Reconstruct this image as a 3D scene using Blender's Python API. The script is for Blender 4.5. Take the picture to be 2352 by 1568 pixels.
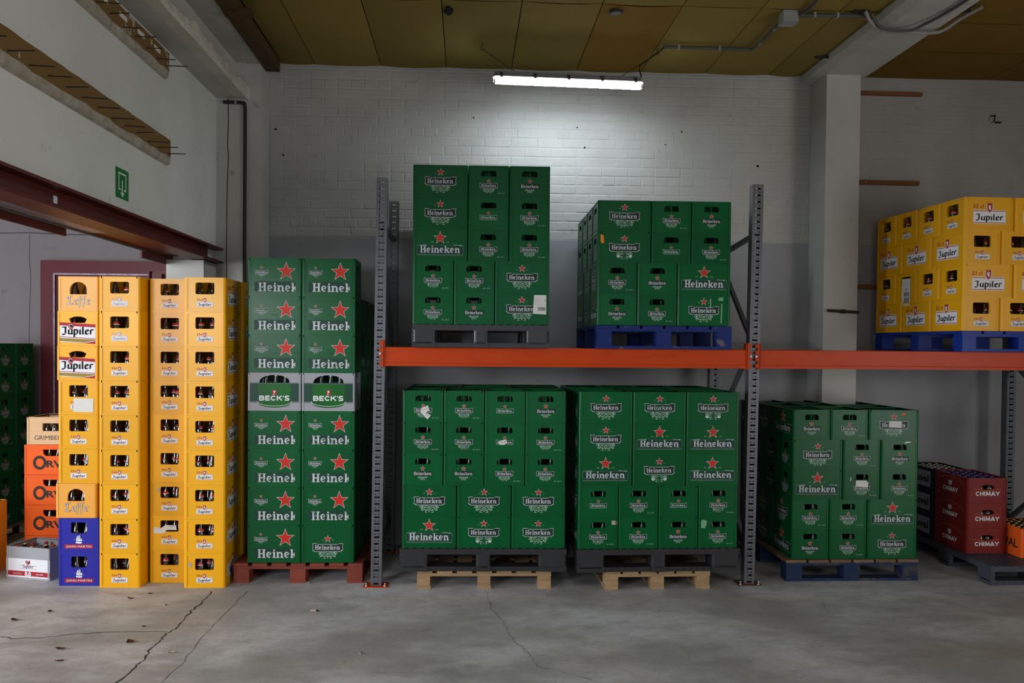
import bpy, bmesh, math, random
from mathutils import Matrix, Vector
from mathutils.geometry import tessellate_polygon
random.seed(11)
PI = math.pi
SC = bpy.context.scene
COL = SC.collection
for o in list(bpy.data.objects): bpy.data.objects.remove(o)

# ------------------------------------------------------------------ camera
cd = bpy.data.cameras.new('camera'); cam = bpy.data.objects.new('camera', cd); COL.objects.link(cam)
cd.sensor_width = 36.0; cd.sensor_fit = 'HORIZONTAL'; cd.lens = 36.0*1850/2352
cd.shift_x = 23.53/2352; cd.shift_y = 41.71/2352
cd.clip_start = 0.05; cd.clip_end = 200
yaw, pitch, roll = 0.04388, -0.01788, 0.00838
cam.matrix_world = (Matrix.Translation((0, 0, 1.8163)) @ Matrix.Rotation(-yaw, 4, 'Z') @ Matrix.Rotation(PI/2+pitch, 4, 'X')
                    @ Matrix.Rotation(roll, 4, 'Z'))
SC.camera = cam

# ------------------------------------------------------------------ world, daylight through the openings, added overhead light, exposure
W = bpy.data.worlds.new('world'); SC.world = W; W.use_nodes = True
bg = W.node_tree.nodes['Background']; bg.inputs[0].default_value = (0.72, 0.82, 1.0, 1); bg.inputs[1].default_value = 1.0
def area(name, loc, direction, sx, sy, power, color):
    l = bpy.data.lights.new(name, 'AREA'); l.shape = 'RECTANGLE'; l.size = sx; l.size_y = sy; l.energy = power; l.color = color
    o = bpy.data.objects.new(name, l); COL.objects.link(o); o.location = loc
    o.rotation_euler = Vector(direction).to_track_quat('-Z', 'Y').to_euler()
    return o
area('daylight_front_gate', (1.2, -6.1, 1.6), (0, 1, 0), 4.4, 3.0, 18, (1.0, 0.97, 0.92))        # open gate behind the photographer
area('added_overhead_light', (0.8, 0.4, 4.25), (0, 0, -1), 5.0, 2.6, 40, (1.0, 0.99, 0.97))          # unseen overhead source, added to brighten the floor
area('daylight_side_gate', (-9.55, 3.2, 1.6), (1, -0.25, 0), 3.4, 3.0, 560, (0.80, 0.88, 1.0))      # open gate of the side room
area('daylight_side_window', (-4.9, -1.55, 2.7), (0.06, 1, -0.04), 3.4, 1.5, 400, (0.92, 0.95, 1.0))   # high window in the side room's front wall
area('daylight_right_gate', (6.45, 0.4, 1.35), (-1, 0.10, 0.0), 3.6, 2.5, 152, (1.0, 0.98, 0.95))      # open gate in the right wall
SC.view_settings.view_transform = 'Standard'; SC.view_settings.look = 'None'
SC.view_settings.gamma = 1.0; SC.view_settings.use_curve_mapping = False
SC.view_settings.exposure = 0.0

# ------------------------------------------------------------------ materials
def srgb(r, g, b):
    f = lambda c: (c/255/12.92 if c/255 <= 0.04045 else ((c/255+0.055)/1.055)**2.4)
    return (f(r), f(g), f(b))
def mat(name, col, rough=0.5, metal=0.0, var=0.0, vscale=8.0, bump=0.0, bscale=40.0, col2=None, thr=None, stretch=(1, 1, 1), rnd=0.0, spec=0.2, emit=None):
    """procedural surface: base colour, noise variation towards col2, fine relief, per-object variation"""
    m = bpy.data.materials.new(name); m.use_nodes = True
    nt = m.node_tree; N = nt.nodes; Lk = nt.links; b = N['Principled BSDF']
    b.inputs['Roughness'].default_value = rough; b.inputs['Metallic'].default_value = metal
    b.inputs['Specular IOR Level'].default_value = spec
    c = (*col, 1); b.inputs['Base Color'].default_value = c
    tc = N.new('ShaderNodeTexCoord'); mp = N.new('ShaderNodeMapping'); mp.inputs['Scale'].default_value = stretch
    oi = N.new('ShaderNodeObjectInfo'); ad = N.new('ShaderNodeVectorMath'); ad.operation = 'ADD'
    mu = N.new('ShaderNodeMath'); mu.operation = 'MULTIPLY'; mu.inputs[1].default_value = 37.0
    Lk.new(oi.outputs['Random'], mu.inputs[0]); Lk.new(tc.outputs['Object'], ad.inputs[0]); Lk.new(mu.outputs[0], ad.inputs[1])
    Lk.new(ad.outputs[0], mp.inputs['Vector'])
    last = None
    if var > 0:
        n = N.new('ShaderNodeTexNoise'); n.inputs['Scale'].default_value = vscale; n.inputs['Detail'].default_value = 6; n.inputs['Roughness'].default_value = 0.62
        Lk.new(mp.outputs[0], n.inputs['Vector'])
        r = N.new('ShaderNodeMapRange')
        lo, hi = thr if thr else (0.3, 0.7)
        r.inputs['From Min'].default_value = lo; r.inputs['From Max'].default_value = hi
        r.inputs['To Min'].default_value = 0.0; r.inputs['To Max'].default_value = var
        Lk.new(n.outputs['Fac'], r.inputs['Value'])
        mx = N.new('ShaderNodeMix'); mx.data_type = 'RGBA'
        mx.inputs['A'].default_value = c; mx.inputs['B'].default_value = (*(col2 or tuple(x*0.6 for x in col)), 1)
        Lk.new(r.outputs[0], mx.inputs['Factor']); last = mx.outputs['Result']
    if rnd > 0:
        h = N.new('ShaderNodeHueSaturation')
        r2 = N.new('ShaderNodeMapRange'); r2.inputs['To Min'].default_value = 1-rnd; r2.inputs['To Max'].default_value = 1+rnd
        Lk.new(oi.outputs['Random'], r2.inputs['Value']); Lk.new(r2.outputs[0], h.inputs['Value'])
        if last: Lk.new(last, h.inputs['Color'])
        else: h.inputs['Color'].default_value = c
        last = h.outputs['Color']
    if last: Lk.new(last, b.inputs['Base Color'])
    if bump > 0:
        n2 = N.new('ShaderNodeTexNoise'); n2.inputs['Scale'].default_value = bscale; n2.inputs['Detail'].default_value = 5
        Lk.new(mp.outputs[0], n2.inputs['Vector'])
        bp = N.new('ShaderNodeBump'); bp.inputs['Strength'].default_value = bump; bp.inputs['Distance'].default_value = 0.01
        Lk.new(n2.outputs['Fac'], bp.inputs['Height']); Lk.new(bp.outputs[0], b.inputs['Normal'])
    if emit:
        b.inputs['Emission Color'].default_value = (*emit[0], 1); b.inputs['Emission Strength'].default_value = emit[1]
    return m
def print_mat(name, col, wear_col, amount=0.0, rough=0.45):
    """printed ink that has rubbed off in places; how much differs per crate"""
    m = mat(name, col, rough)
    nt = m.node_tree; N = nt.nodes; Lk = nt.links; b = N['Principled BSDF']
    tc = N['Texture Coordinate']; oi = N['Object Info']; ad = N['Vector Math']
    n = N.new('ShaderNodeTexNoise'); n.inputs['Scale'].default_value = 26; n.inputs['Detail'].default_value = 7; n.inputs['Roughness'].default_value = 0.7
    Lk.new(ad.outputs[0], n.inputs['Vector'])
    r = N.new('ShaderNodeMapRange'); r.inputs['From Min'].default_value = 0.50; r.inputs['From Max'].default_value = 0.62
    p = N.new('ShaderNodeMath'); p.operation = 'POWER'; p.inputs[1].default_value = 3.0
    Lk.new(oi.outputs['Random'], p.inputs[0])
    q = N.new('ShaderNodeMath'); q.operation = 'MULTIPLY'; q.inputs[1].default_value = amount
    Lk.new(n.outputs['Fac'], r.inputs['Value']); Lk.new(p.outputs[0], q.inputs[0])
    z = N.new('ShaderNodeMath'); z.operation = 'MULTIPLY'
    Lk.new(r.outputs[0], z.inputs[0]); Lk.new(q.outputs[0], z.inputs[1])
    mx = N.new('ShaderNodeMix'); mx.data_type = 'RGBA'; mx.inputs['A'].default_value = (*col, 1); mx.inputs['B'].default_value = (*wear_col, 1)
    Lk.new(z.outputs[0], mx.inputs['Factor']); Lk.new(mx.outputs['Result'], b.inputs['Base Color'])
    return m

GRN = (0.0, 0.083, 0.019); YEL = (0.74, 0.35, 0.0)
M = {}
M['green'] = mat('green_plastic', GRN, 0.30, spec=0.19, var=0.35, vscale=5, col2=(0.0, 0.064, 0.018), stretch=(3, 3, 0.5), rnd=0.10, bump=0.04, bscale=60)
M['yellow'] = mat('yellow_plastic', YEL, 0.34, spec=0.32, var=0.3, vscale=5, col2=(0.64, 0.28, 0.0), rnd=0.08, bump=0.03, bscale=60)
M['leffe'] = mat('amber_plastic', (0.76, 0.33, 0.03), 0.38, spec=0.5, var=0.3, vscale=6, col2=(0.66, 0.26, 0.02))
M['orange'] = mat('orange_plastic', (0.80, 0.115, 0.012), 0.42, var=0.25, vscale=5, col2=(0.66, 0.08, 0.01), rnd=0.05)
M['blue'] = mat('blue_plastic', (0.022, 0.022, 0.30), 0.4, var=0.25, vscale=6, col2=(0.02, 0.02, 0.22))
M['cream'] = mat('cream_plastic', (0.66, 0.43, 0.24), 0.5, var=0.25, vscale=5, col2=(0.55, 0.33, 0.17))
M['lgrey'] = mat('light_grey_plastic', (0.30, 0.30, 0.32), 0.5, var=0.25, vscale=6, col2=(0.23, 0.23, 0.25))
M['red'] = mat('dark_red_plastic', (0.19, 0.012, 0.010), 0.42, var=0.3, vscale=6, col2=(0.14, 0.009, 0.009))
M['navy'] = mat('navy_plastic', (0.012, 0.016, 0.040), 0.5)
M['dgreen'] = mat('dark_green_print', (0.006, 0.045, 0.026), 0.4)
M['bgreen'] = mat('bright_green_print', (0.0, 0.115, 0.002), 0.35, var=0.8, vscale=9, col2=(0.0, 0.055, 0.012))
M['p_white'] = print_mat('white_print', (0.50, 0.51, 0.51), GRN, 0.85)
M['p_black'] = print_mat('black_print', (0.012, 0.022, 0.020), GRN, 0.7)
M['p_green'] = print_mat('bottle_green_print', (0.006, 0.040, 0.026), GRN, 0.3)
M['p_red'] = print_mat('red_star_print', (0.50, 0.022, 0.010), GRN, 0.6)
M['p_line'] = print_mat('grey_outline_print', (0.17, 0.23, 0.20), GRN, 0.5)
M['p_hop'] = print_mat('pale_hop_print', (0.42, 0.50, 0.44), GRN, 1.0)
M['j_white'] = print_mat('label_white', (0.66, 0.64, 0.62), YEL, 0.35)
M['j_black'] = print_mat('label_black', (0.016, 0.014, 0.016), (0.5, 0.45, 0.4), 0.45)
M['j_red'] = print_mat('label_red', (0.36, 0.02, 0.022), YEL, 0.5)
M['f_white'] = mat('faded_label_white', (0.62, 0.58, 0.60), 0.5)
M['f_grey'] = mat('faded_label_grey', (0.40, 0.38, 0.40), 0.5)
M['ink'] = mat('black_ink', (0.014, 0.014, 0.016), 0.5)
M['ink_brown'] = mat('brown_ink', (0.035, 0.022, 0.016), 0.5)
M['ink_white'] = mat('white_ink', (0.66, 0.66, 0.68), 0.5)
M['ink_red'] = mat('red_ink', (0.34, 0.014, 0.022), 0.5)
M['ink_gold'] = mat('gold_ink', (0.26, 0.19, 0.03), 0.5)
M['ink_orange'] = mat('orange_ink', (0.62, 0.13, 0.02), 0.5)
M['paper'] = mat('paper', (0.62, 0.60, 0.56), 0.8, var=0.3, vscale=20, col2=(0.48, 0.45, 0.40))
M['tag'] = mat('orange_paper', (0.75, 0.22, 0.015), 0.7)
M['tape'] = mat('clear_tape', (0.16, 0.34, 0.20), 0.22)
M['glass'] = mat('brown_bottle_glass', (0.020, 0.011, 0.006), 0.08, spec=0.8)
M['gglass'] = mat('green_bottle_glass', (0.006, 0.022, 0.010), 0.16, spec=0.4)
M['foil'] = mat('silver_foil', (0.62, 0.62, 0.64), 0.3, metal=0.8)
M['neck_red'] = mat('red_neck_label', (0.50, 0.03, 0.03), 0.4)
M['cap_gold'] = mat('gold_cap', (0.45, 0.33, 0.12), 0.35, metal=0.6)
M['cap_blue'] = mat('blue_cap', (0.08, 0.10, 0.42), 0.35)
M['cap_white'] = mat('white_cap', (0.60, 0.55, 0.48), 0.4)
M['cap_red'] = mat('red_cap', (0.40, 0.03, 0.03), 0.4)
M['black_pl'] = mat('black_plastic', (0.021, 0.021, 0.022), 0.30, spec=0.4, var=0.5, vscale=9, col2=(0.034, 0.034, 0.036), bump=0.06, bscale=50)
M['grey_pl'] = mat('grey_plastic', (0.052, 0.057, 0.072), 0.42, var=0.4, vscale=9, col2=(0.05, 0.055, 0.07))
M['wood'] = mat('raw_pine', (0.36, 0.235, 0.125), 0.75, var=0.8, vscale=6, col2=(0.20, 0.12, 0.06), stretch=(1, 6, 6), rnd=0.16, bump=0.15, bscale=40)
M['wood_dark'] = mat('weathered_pine', (0.20, 0.13, 0.065), 0.8, var=0.8, vscale=7, col2=(0.09, 0.06, 0.035), stretch=(1, 6, 6), rnd=0.15, bump=0.15, bscale=40)
M['wood_red'] = mat('red_painted_wood', (0.20, 0.040, 0.022), 0.7, var=0.6, vscale=9, col2=(0.12, 0.030, 0.020), rnd=0.12, bump=0.12, bscale=40)
M['wood_blue'] = mat('blue_painted_wood', (0.006, 0.018, 0.115), 0.55, var=0.9, vscale=9, col2=(0.12, 0.10, 0.09), thr=(0.60, 0.68), rnd=0.1, bump=0.12, bscale=40)
M['wood_blue2'] = mat('worn_blue_wood', (0.012, 0.026, 0.072), 0.7, var=0.9, vscale=7, col2=(0.075, 0.06, 0.04), thr=(0.50, 0.62), rnd=0.15, bump=0.15, bscale=40)
M['blue_pl'] = mat('bright_blue_plastic', (0.004, 0.024, 0.20), 0.35, var=0.3, vscale=6, col2=(0.006, 0.03, 0.2))
M['rack_or'] = mat('orange_steel_paint', (0.46, 0.040, 0.0), 0.42, var=0.8, vscale=5, col2=(0.30, 0.026, 0.002), thr=(0.55, 0.75), stretch=(0.6, 3, 3), rnd=0.05)
M['galv'] = mat('galvanised_steel', (0.145, 0.145, 0.16), 0.32, spec=0.5, metal=0.5, var=0.6, vscale=16, col2=(0.095, 0.095, 0.105), bump=0.03, bscale=80)
M['galv_dark'] = mat('dull_galvanised_steel', (0.13, 0.14, 0.145), 0.5, metal=0.4, var=0.5, vscale=14, col2=(0.08, 0.085, 0.09))
M['bolt'] = mat('zinc_bolt', (0.5, 0.5, 0.52), 0.3, metal=0.9)
M['dark'] = mat('dark_void', (0.008, 0.008, 0.008), 0.9)
M['rust'] = mat('rusty_plate', (0.13, 0.05, 0.03), 0.7, var=0.6, vscale=20)
M['redsteel'] = mat('red_oxide_steel', (0.105, 0.020, 0.015), 0.42, var=0.8, vscale=6, col2=(0.055, 0.012, 0.011), thr=(0.4, 0.7), stretch=(2, 0.6, 2), bump=0.06, bscale=40)
M['oxorange'] = mat('orange_primer', (0.26, 0.065, 0.024), 0.45, var=0.5, vscale=6, col2=(0.16, 0.035, 0.02))
M['bandsteel'] = mat('worn_grey_steel', (0.30, 0.27, 0.33), 0.35, metal=0.2, var=0.8, vscale=10, col2=(0.14, 0.07, 0.07), stretch=(3, 0.5, 3))
M['crimson'] = mat('crimson_door_paint', (0.085, 0.007, 0.013), 0.4, var=0.3, vscale=4, rnd=0.05)
M['strip'] = mat('ochre_board', (0.17, 0.095, 0.028), 0.7, var=0.9, vscale=5, col2=(0.40, 0.35, 0.28), thr=(0.625, 0.645), bump=0.1, bscale=30)
M['plaster'] = mat('rough_plaster', (0.40, 0.37, 0.31), 0.9, var=0.8, vscale=12, col2=(0.22, 0.17, 0.10), bump=0.5, bscale=22)
M['nail'] = mat('rusty_nail', (0.03, 0.025, 0.022), 0.6)
M['signg'] = mat('sign_green', (0.008, 0.15, 0.032), 0.35)
M['batten'] = mat('brown_batten', (0.085, 0.048, 0.017), 0.7, var=0.6, vscale=8, stretch=(6, 1, 6))
M['pipe'] = mat('grey_conduit', (0.075, 0.075, 0.072), 0.5)
M['pipe2'] = mat('pale_conduit', (0.25, 0.24, 0.22), 0.5)
M['box'] = mat('junction_box_grey', (0.26, 0.26, 0.25), 0.5)
M['lampgrey'] = mat('lamp_housing_grey', (0.17, 0.165, 0.155), 0.5)
M['clip'] = mat('lamp_clip', (0.12, 0.11, 0.10), 0.4)
M['chain'] = mat('dark_chain', (0.03, 0.028, 0.026), 0.5, metal=0.5)
M['leaf'] = mat('dry_leaf', (0.085, 0.035, 0.018), 0.8)
M['leaf2'] = mat('pale_scrap', (0.40, 0.33, 0.24), 0.8)
M['concrete_crack'] = mat('crack_shadow', (0.05, 0.047, 0.045), 0.95)
M['hairline'] = mat('hairline_crack', (0.14, 0.135, 0.13), 0.95)
M['rail'] = mat('wall_batten_wood', (0.21, 0.085, 0.026), 0.7, var=0.5, vscale=7, stretch=(1, 6, 6))

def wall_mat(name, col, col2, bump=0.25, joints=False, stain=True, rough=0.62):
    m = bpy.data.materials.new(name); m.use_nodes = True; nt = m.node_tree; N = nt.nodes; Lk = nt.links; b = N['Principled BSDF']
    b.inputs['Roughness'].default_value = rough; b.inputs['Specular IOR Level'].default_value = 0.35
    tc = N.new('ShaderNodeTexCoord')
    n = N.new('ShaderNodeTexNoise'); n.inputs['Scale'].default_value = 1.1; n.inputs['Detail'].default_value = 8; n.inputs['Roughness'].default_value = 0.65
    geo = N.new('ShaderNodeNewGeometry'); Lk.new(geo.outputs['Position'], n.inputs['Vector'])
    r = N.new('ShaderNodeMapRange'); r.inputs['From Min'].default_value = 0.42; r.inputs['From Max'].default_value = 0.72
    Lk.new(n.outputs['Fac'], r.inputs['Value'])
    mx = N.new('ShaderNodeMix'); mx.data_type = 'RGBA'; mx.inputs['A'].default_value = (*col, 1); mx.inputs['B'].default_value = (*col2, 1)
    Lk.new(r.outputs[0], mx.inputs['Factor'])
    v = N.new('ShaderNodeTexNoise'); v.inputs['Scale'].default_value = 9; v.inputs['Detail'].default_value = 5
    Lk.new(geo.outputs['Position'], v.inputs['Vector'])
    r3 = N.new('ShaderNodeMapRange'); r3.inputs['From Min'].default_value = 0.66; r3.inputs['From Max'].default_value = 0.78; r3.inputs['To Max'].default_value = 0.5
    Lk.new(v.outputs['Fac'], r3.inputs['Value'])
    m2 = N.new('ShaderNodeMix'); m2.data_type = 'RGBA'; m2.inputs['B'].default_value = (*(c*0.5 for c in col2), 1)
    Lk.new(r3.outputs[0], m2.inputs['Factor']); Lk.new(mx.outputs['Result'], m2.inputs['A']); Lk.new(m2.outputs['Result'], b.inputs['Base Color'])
    n2 = N.new('ShaderNodeTexNoise'); n2.inputs['Scale'].default_value = 16; n2.inputs['Detail'].default_value = 8
    Lk.new(geo.outputs['Position'], n2.inputs['Vector'])
    bp = N.new('ShaderNodeBump'); bp.inputs['Strength'].default_value = bump; bp.inputs['Distance'].default_value = 0.012
    Lk.new(n2.outputs['Fac'], bp.inputs['Height'])
    if joints:
        mp = N.new('ShaderNodeMapping'); mp.inputs['Rotation'].default_value = (PI/2, 0, 0)
        br = N.new('ShaderNodeTexBrick'); br.inputs['Scale'].default_value = 1.0; br.inputs['Brick Width'].default_value = 0.24; br.inputs['Row Height'].default_value = 0.083
        br.inputs['Mortar Size'].default_value = 0.006; br.inputs['Mortar Smooth'].default_value = 0.6
        Lk.new(geo.outputs['Position'], mp.inputs['Vector']); Lk.new(mp.outputs[0], br.inputs['Vector'])
        bp2 = N.new('ShaderNodeBump'); bp2.invert = True; bp2.inputs['Strength'].default_value = 0.35; bp2.inputs['Distance'].default_value = 0.004
        Lk.new(br.outputs['Fac'], bp2.inputs['Height']); Lk.new(bp.outputs[0], bp2.inputs['Normal']); Lk.new(bp2.outputs[0], b.inputs['Normal'])
    else:
        Lk.new(bp.outputs[0], b.inputs['Normal'])
    return m
M['w_brick'] = wall_mat('painted_brick', (0.43, 0.42, 0.385), (0.34, 0.325, 0.295), 0.42)
M['w_grey'] = wall_mat('grey_dado_paint', (0.295, 0.295, 0.30), (0.25, 0.245, 0.245), 0.10)
M['w_right'] = wall_mat('painted_brick_right', (0.355, 0.33, 0.30), (0.29, 0.265, 0.24), 0.2, joints=True)
M['w_left'] = wall_mat('left_plaster', (0.62, 0.615, 0.57), (0.52, 0.515, 0.465), 0.14)
M['w_col'] = wall_mat('column_paint', (0.45, 0.44, 0.405), (0.37, 0.36, 0.325), 0.16)
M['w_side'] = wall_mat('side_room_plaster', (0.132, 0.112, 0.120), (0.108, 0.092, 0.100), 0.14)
M['w_beam'] = wall_mat('beam_concrete', (0.45, 0.44, 0.40), (0.34, 0.32, 0.285), 0.35)
M['w_chip'] = wall_mat('chipped_concrete', (0.56, 0.53, 0.45), (0.40, 0.36, 0.28), 0.7)
M['ceil'] = mat('fibreboard_ceiling', (0.225, 0.160, 0.042), 0.85, var=0.5, vscale=1.6, col2=(0.175, 0.120, 0.028), spec=0.1, rnd=0.16, bump=0.05, bscale=9)
M['ceil_b'] = mat('brown_board_ceiling', (0.18, 0.10, 0.018), 0.85, var=0.5, vscale=1.6, col2=(0.14, 0.075, 0.013), rnd=0.08, spec=0.1)
M['ceil_y'] = mat('yellow_board_ceiling', (0.225, 0.125, 0.020), 0.85, var=0.4, vscale=1.6, col2=(0.18, 0.10, 0.015), spec=0.1)

def floor_mat():
    m = bpy.data.materials.new('concrete_floor'); m.use_nodes = True; nt = m.node_tree; N = nt.nodes; Lk = nt.links; b = N['Principled BSDF']
    geo = N.new('ShaderNodeNewGeometry')
    def noise(s, d, rg=0.6, st=(1, 1, 1), off=0):
        mp = N.new('ShaderNodeMapping'); mp.inputs['Scale'].default_value = st; mp.inputs['Location'].default_value = (off, off*1.7, 0)
        Lk.new(geo.outputs['Position'], mp.inputs['Vector'])
        n = N.new('ShaderNodeTexNoise'); n.inputs['Scale'].default_value = s; n.inputs['Detail'].default_value = d; n.inputs['Roughness'].default_value = rg
        Lk.new(mp.outputs[0], n.inputs['Vector']); return n.outputs['Fac']
    def rng(v, a, c, lo=0.0, hi=1.0):
        r = N.new('ShaderNodeMapRange'); r.inputs['From Min'].default_value = a; r.inputs['From Max'].default_value = c
        r.inputs['To Min'].default_value = lo; r.inputs['To Max'].default_value = hi; Lk.new(v, r.inputs['Value']); return r.outputs[0]
    def mix(f, a, c):
        x = N.new('ShaderNodeMix'); x.data_type = 'RGBA'; Lk.new(f, x.inputs['Factor'])
        if isinstance(a, tuple): x.inputs['A'].default_value = (*a, 1)
        else: Lk.new(a, x.inputs['A'])
        x.inputs['B'].default_value = (*c, 1); return x.outputs['Result']
    c = mix(rng(noise(1.3, 8, 0.62, (0.7, 1, 1), 3), 0.42, 0.60), (0.55, 0.555, 0.575), (0.335, 0.335, 0.338))
    c = mix(rng(noise(3.2, 9, 0.7, (0.8, 1.5, 1), 9), 0.48, 0.68, 0, 0.62), c, (0.24, 0.232, 0.222))
    c = mix(rng(noise(2.0, 8, 0.6, (1, 1, 1), 21), 0.56, 0.70, 0, 0.6), c, (0.54, 0.525, 0.50))
    c = mix(rng(noise(0.5, 4, 0.6, (1, 1, 1), 40), 0.55, 0.7, 0, 0.45), c, (0.27, 0.225, 0.14))
    c = mix(rng(noise(1.1, 9, 0.68, (0.8, 1.1, 1), 90), 0.52, 0.58, 0, 0.42), c, (0.29, 0.288, 0.288))
    c = mix(rng(noise(9, 8, 0.75, (0.7, 1.3, 1), 55), 0.50, 0.70, 0, 0.5), c, (0.25, 0.238, 0.22))
    c = mix(rng(noise(0.9, 5, 0.6, (1, 1, 1), 71), 0.50, 0.70, 0, 0.3), c, (0.36, 0.325, 0.27))
    c = mix(rng(noise(46, 4, 0.6), 0.60, 0.72, 0, 0.5), c, (0.10, 0.095, 0.09))
    Lk.new(c, b.inputs['Base Color'])
    Lk.new(rng(noise(2.5, 6, 0.6, (1, 1, 1), 5), 0.3, 0.7, 0.38, 0.7), b.inputs['Roughness'])
    b.inputs['Specular IOR Level'].default_value = 0.4
    bp = N.new('ShaderNodeBump'); bp.inputs['Strength'].default_value = 0.2; bp.inputs['Distance'].default_value = 0.01
    Lk.new(noise(14, 10, 0.7), bp.inputs['Height']); Lk.new(bp.outputs[0], b.inputs['Normal'])
    return m
M['floor'] = floor_mat()

# ------------------------------------------------------------------ mesh helpers
class MB:
    """collects boxes, prisms, tubes and flat print; build() links ONE mesh object"""
    def __init__(s): s.v = []; s.f = []; s.m = []; s.mats = []; s.sm = []
    def mi(s, m):
        if m not in s.mats: s.mats.append(m)
        return s.mats.index(m)
    def add(s, vs, fs, m, smooth=False):
        k = len(s.v); i = s.mi(m); s.v += [tuple(p) for p in vs]
        for f in fs: s.f.append([k+a for a in f]); s.m.append(i); s.sm.append(smooth)
    def box(s, a, b, m, xf=None):
        x0, y0, z0 = a; x1, y1, z1 = b
        vs = [(x0,y0,z0),(x1,y0,z0),(x1,y1,z0),(x0,y1,z0),(x0,y0,z1),(x1,y0,z1),(x1,y1,z1),(x0,y1,z1)]
        if xf: vs = [xf(p) for p in vs]
        s.add(vs, [(0,3,2,1),(4,5,6,7),(0,1,5,4),(1,2,6,5),(2,3,7,6),(3,0,4,7)], m)
    def bar(s, p, q, w, h, m, up=(0, 0, 1)):
        """rectangular bar from p to q"""
        p = Vector(p); q = Vector(q); d = (q-p).normalized(); u = Vector(up)
        if abs(d.dot(u)) > 0.98: u = Vector((0, 1, 0))
        a = d.cross(u).normalized(); b = a.cross(d).normalized()
        vs = [t + a*i*w/2 + b*j*h/2 for t in (p, q) for i, j in ((-1,-1),(1,-1),(1,1),(-1,1))]
        s.add(vs, [(0,1,2,3),(7,6,5,4),(0,4,5,1),(1,5,6,2),(2,6,7,3),(3,7,4,0)], m)
    def tube(s, pts, r, m, n=8, cap=True):
        pts = [Vector(p) for p in pts]; rings = []
        for i, p in enumerate(pts):
            d = (pts[min(i+1, len(pts)-1)] - pts[max(i-1, 0)]).normalized()
            u = Vector((0, 0, 1)) if abs(d.z) < 0.9 else Vector((1, 0, 0))
            a = d.cross(u).normalized(); b = a.cross(d)
            rr = r[i] if isinstance(r, (list, tuple)) else r
            rings.append([p + (a*math.cos(2*PI*k/n) + b*math.sin(2*PI*k/n))*rr for k in range(n)])
        fs = [(i*n+k, i*n+(k+1) % n, (i+1)*n+(k+1) % n, (i+1)*n+k) for i in range(len(pts)-1) for k in range(n)]
        s.add([p for R in rings for p in R], fs, m, True)
        if cap: s.add(rings[0], [tuple(range(n-1, -1, -1))], m); s.add(rings[-1], [tuple(range(n))], m)
    def lathe(s, prof, m, n=12, c=(0, 0, 0)):
        vs = [(c[0]+r*math.cos(2*PI*k/n), c[1]+r*math.sin(2*PI*k/n), c[2]+z) for r, z in prof for k in range(n)]
        fs = [(i*n+k, i*n+(k+1) % n, (i+1)*n+(k+1) % n, (i+1)*n+k) for i in range(len(prof)-1) for k in range(n)]
        s.add(vs, fs, m, True)
        s.add(vs[-n:], [tuple(range(n))], m)
    def prism(s, poly, z0, z1, m, xf=lambda x, y, z: (x, y, z)):
        n = len(poly)
        vs = [xf(x, y, z0) for x, y in poly] + [xf(x, y, z1) for x, y in poly]
        s.add(vs, [tuple(range(n-1, -1, -1)), tuple(range(n, 2*n))] + [(k, (k+1) % n, n+(k+1) % n, n+k) for k in range(n)], m)
    # --- flat print in a face's (u,z) plane, looking at -Y; each layer lies 0.25 mm in front of the last
    def flat(s, poly, m, layer=0):
        s.add([(u, -0.0005-0.00025*layer, z) for u, z in poly], [tuple(range(len(poly)))], m)
    def rect(s, u0, z0, u1, z1, m, layer=0): s.flat([(u0,z0),(u1,z0),(u1,z1),(u0,z1)], m, layer)
    def stroke(s, pts, w, m, layer=0, closed=False):
        n = len(pts); L = []; R = []
        for i, (u, z) in enumerate(pts):
            a = pts[(i-1) % n] if closed or i > 0 else pts[i]; b = pts[(i+1) % n] if closed or i < n-1 else pts[i]
            dx, dz = b[0]-a[0], b[1]-a[1]; l = math.hypot(dx, dz) or 1
            ww = (w[i] if isinstance(w, (list, tuple)) else w)/2
            L.append((u-dz/l*ww, z+dx/l*ww)); R.append((u+dz/l*ww, z-dx/l*ww))
        y = -0.0005-0.00025*layer
        vs = [(u, y, z) for u, z in R] + [(u, y, z) for u, z in L]
        k = n if closed else n-1
        s.add(vs, [(i, (i+1) % n, n+(i+1) % n, n+i) for i in range(k)], m)
    def nib(s, pts, w, ang, m, layer=0):
        """broad-nib pen stroke (blackletter)"""
        a = math.radians(ang); nx, nz = math.cos(a)*w/2, math.sin(a)*w/2; y = -0.0005-0.00025*layer
        for (u0, z0), (u1, z1) in zip(pts, pts[1:]):
            q = [(u0-nx, z0-nz), (u0+nx, z0+nz), (u1+nx, z1+nz), (u1-nx, z1-nz)]
            ar = sum(q[i][0]*q[(i+1) % 4][1]-q[(i+1) % 4][0]*q[i][1] for i in range(4))
            if ar < 0: q.reverse()
            s.add([(u, y, z) for u, z in q], [(0, 1, 2, 3)], m)
    def ell(s, u, z, ru, rz, m, layer=0, n=14): s.flat([(u+ru*math.cos(2*PI*k/n), z+rz*math.sin(2*PI*k/n)) for k in range(n)], m, layer)
    def star(s, u, z, R, m, layer=0, k=0.40):
        p = [(u+(R if i % 2 == 0 else R*k)*math.sin(PI*i/5), z+(R if i % 2 == 0 else R*k)*math.cos(PI*i/5)) for i in range(10)]
        p.reverse(); y = -0.0005-0.00025*layer
        s.add([(u, y, z)] + [(a, y, b) for a, b in p], [(0, i+1, (i+1) % 10+1) for i in range(10)], m)
    def mesh(s, name):
        me = bpy.data.meshes.new(name); me.from_pydata(s.v, [], s.f)
        for m in s.mats: me.materials.append(M[m])
        me.polygons.foreach_set('material_index', s.m); me.polygons.foreach_set('use_smooth', s.sm); me.update()
        return me
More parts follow.
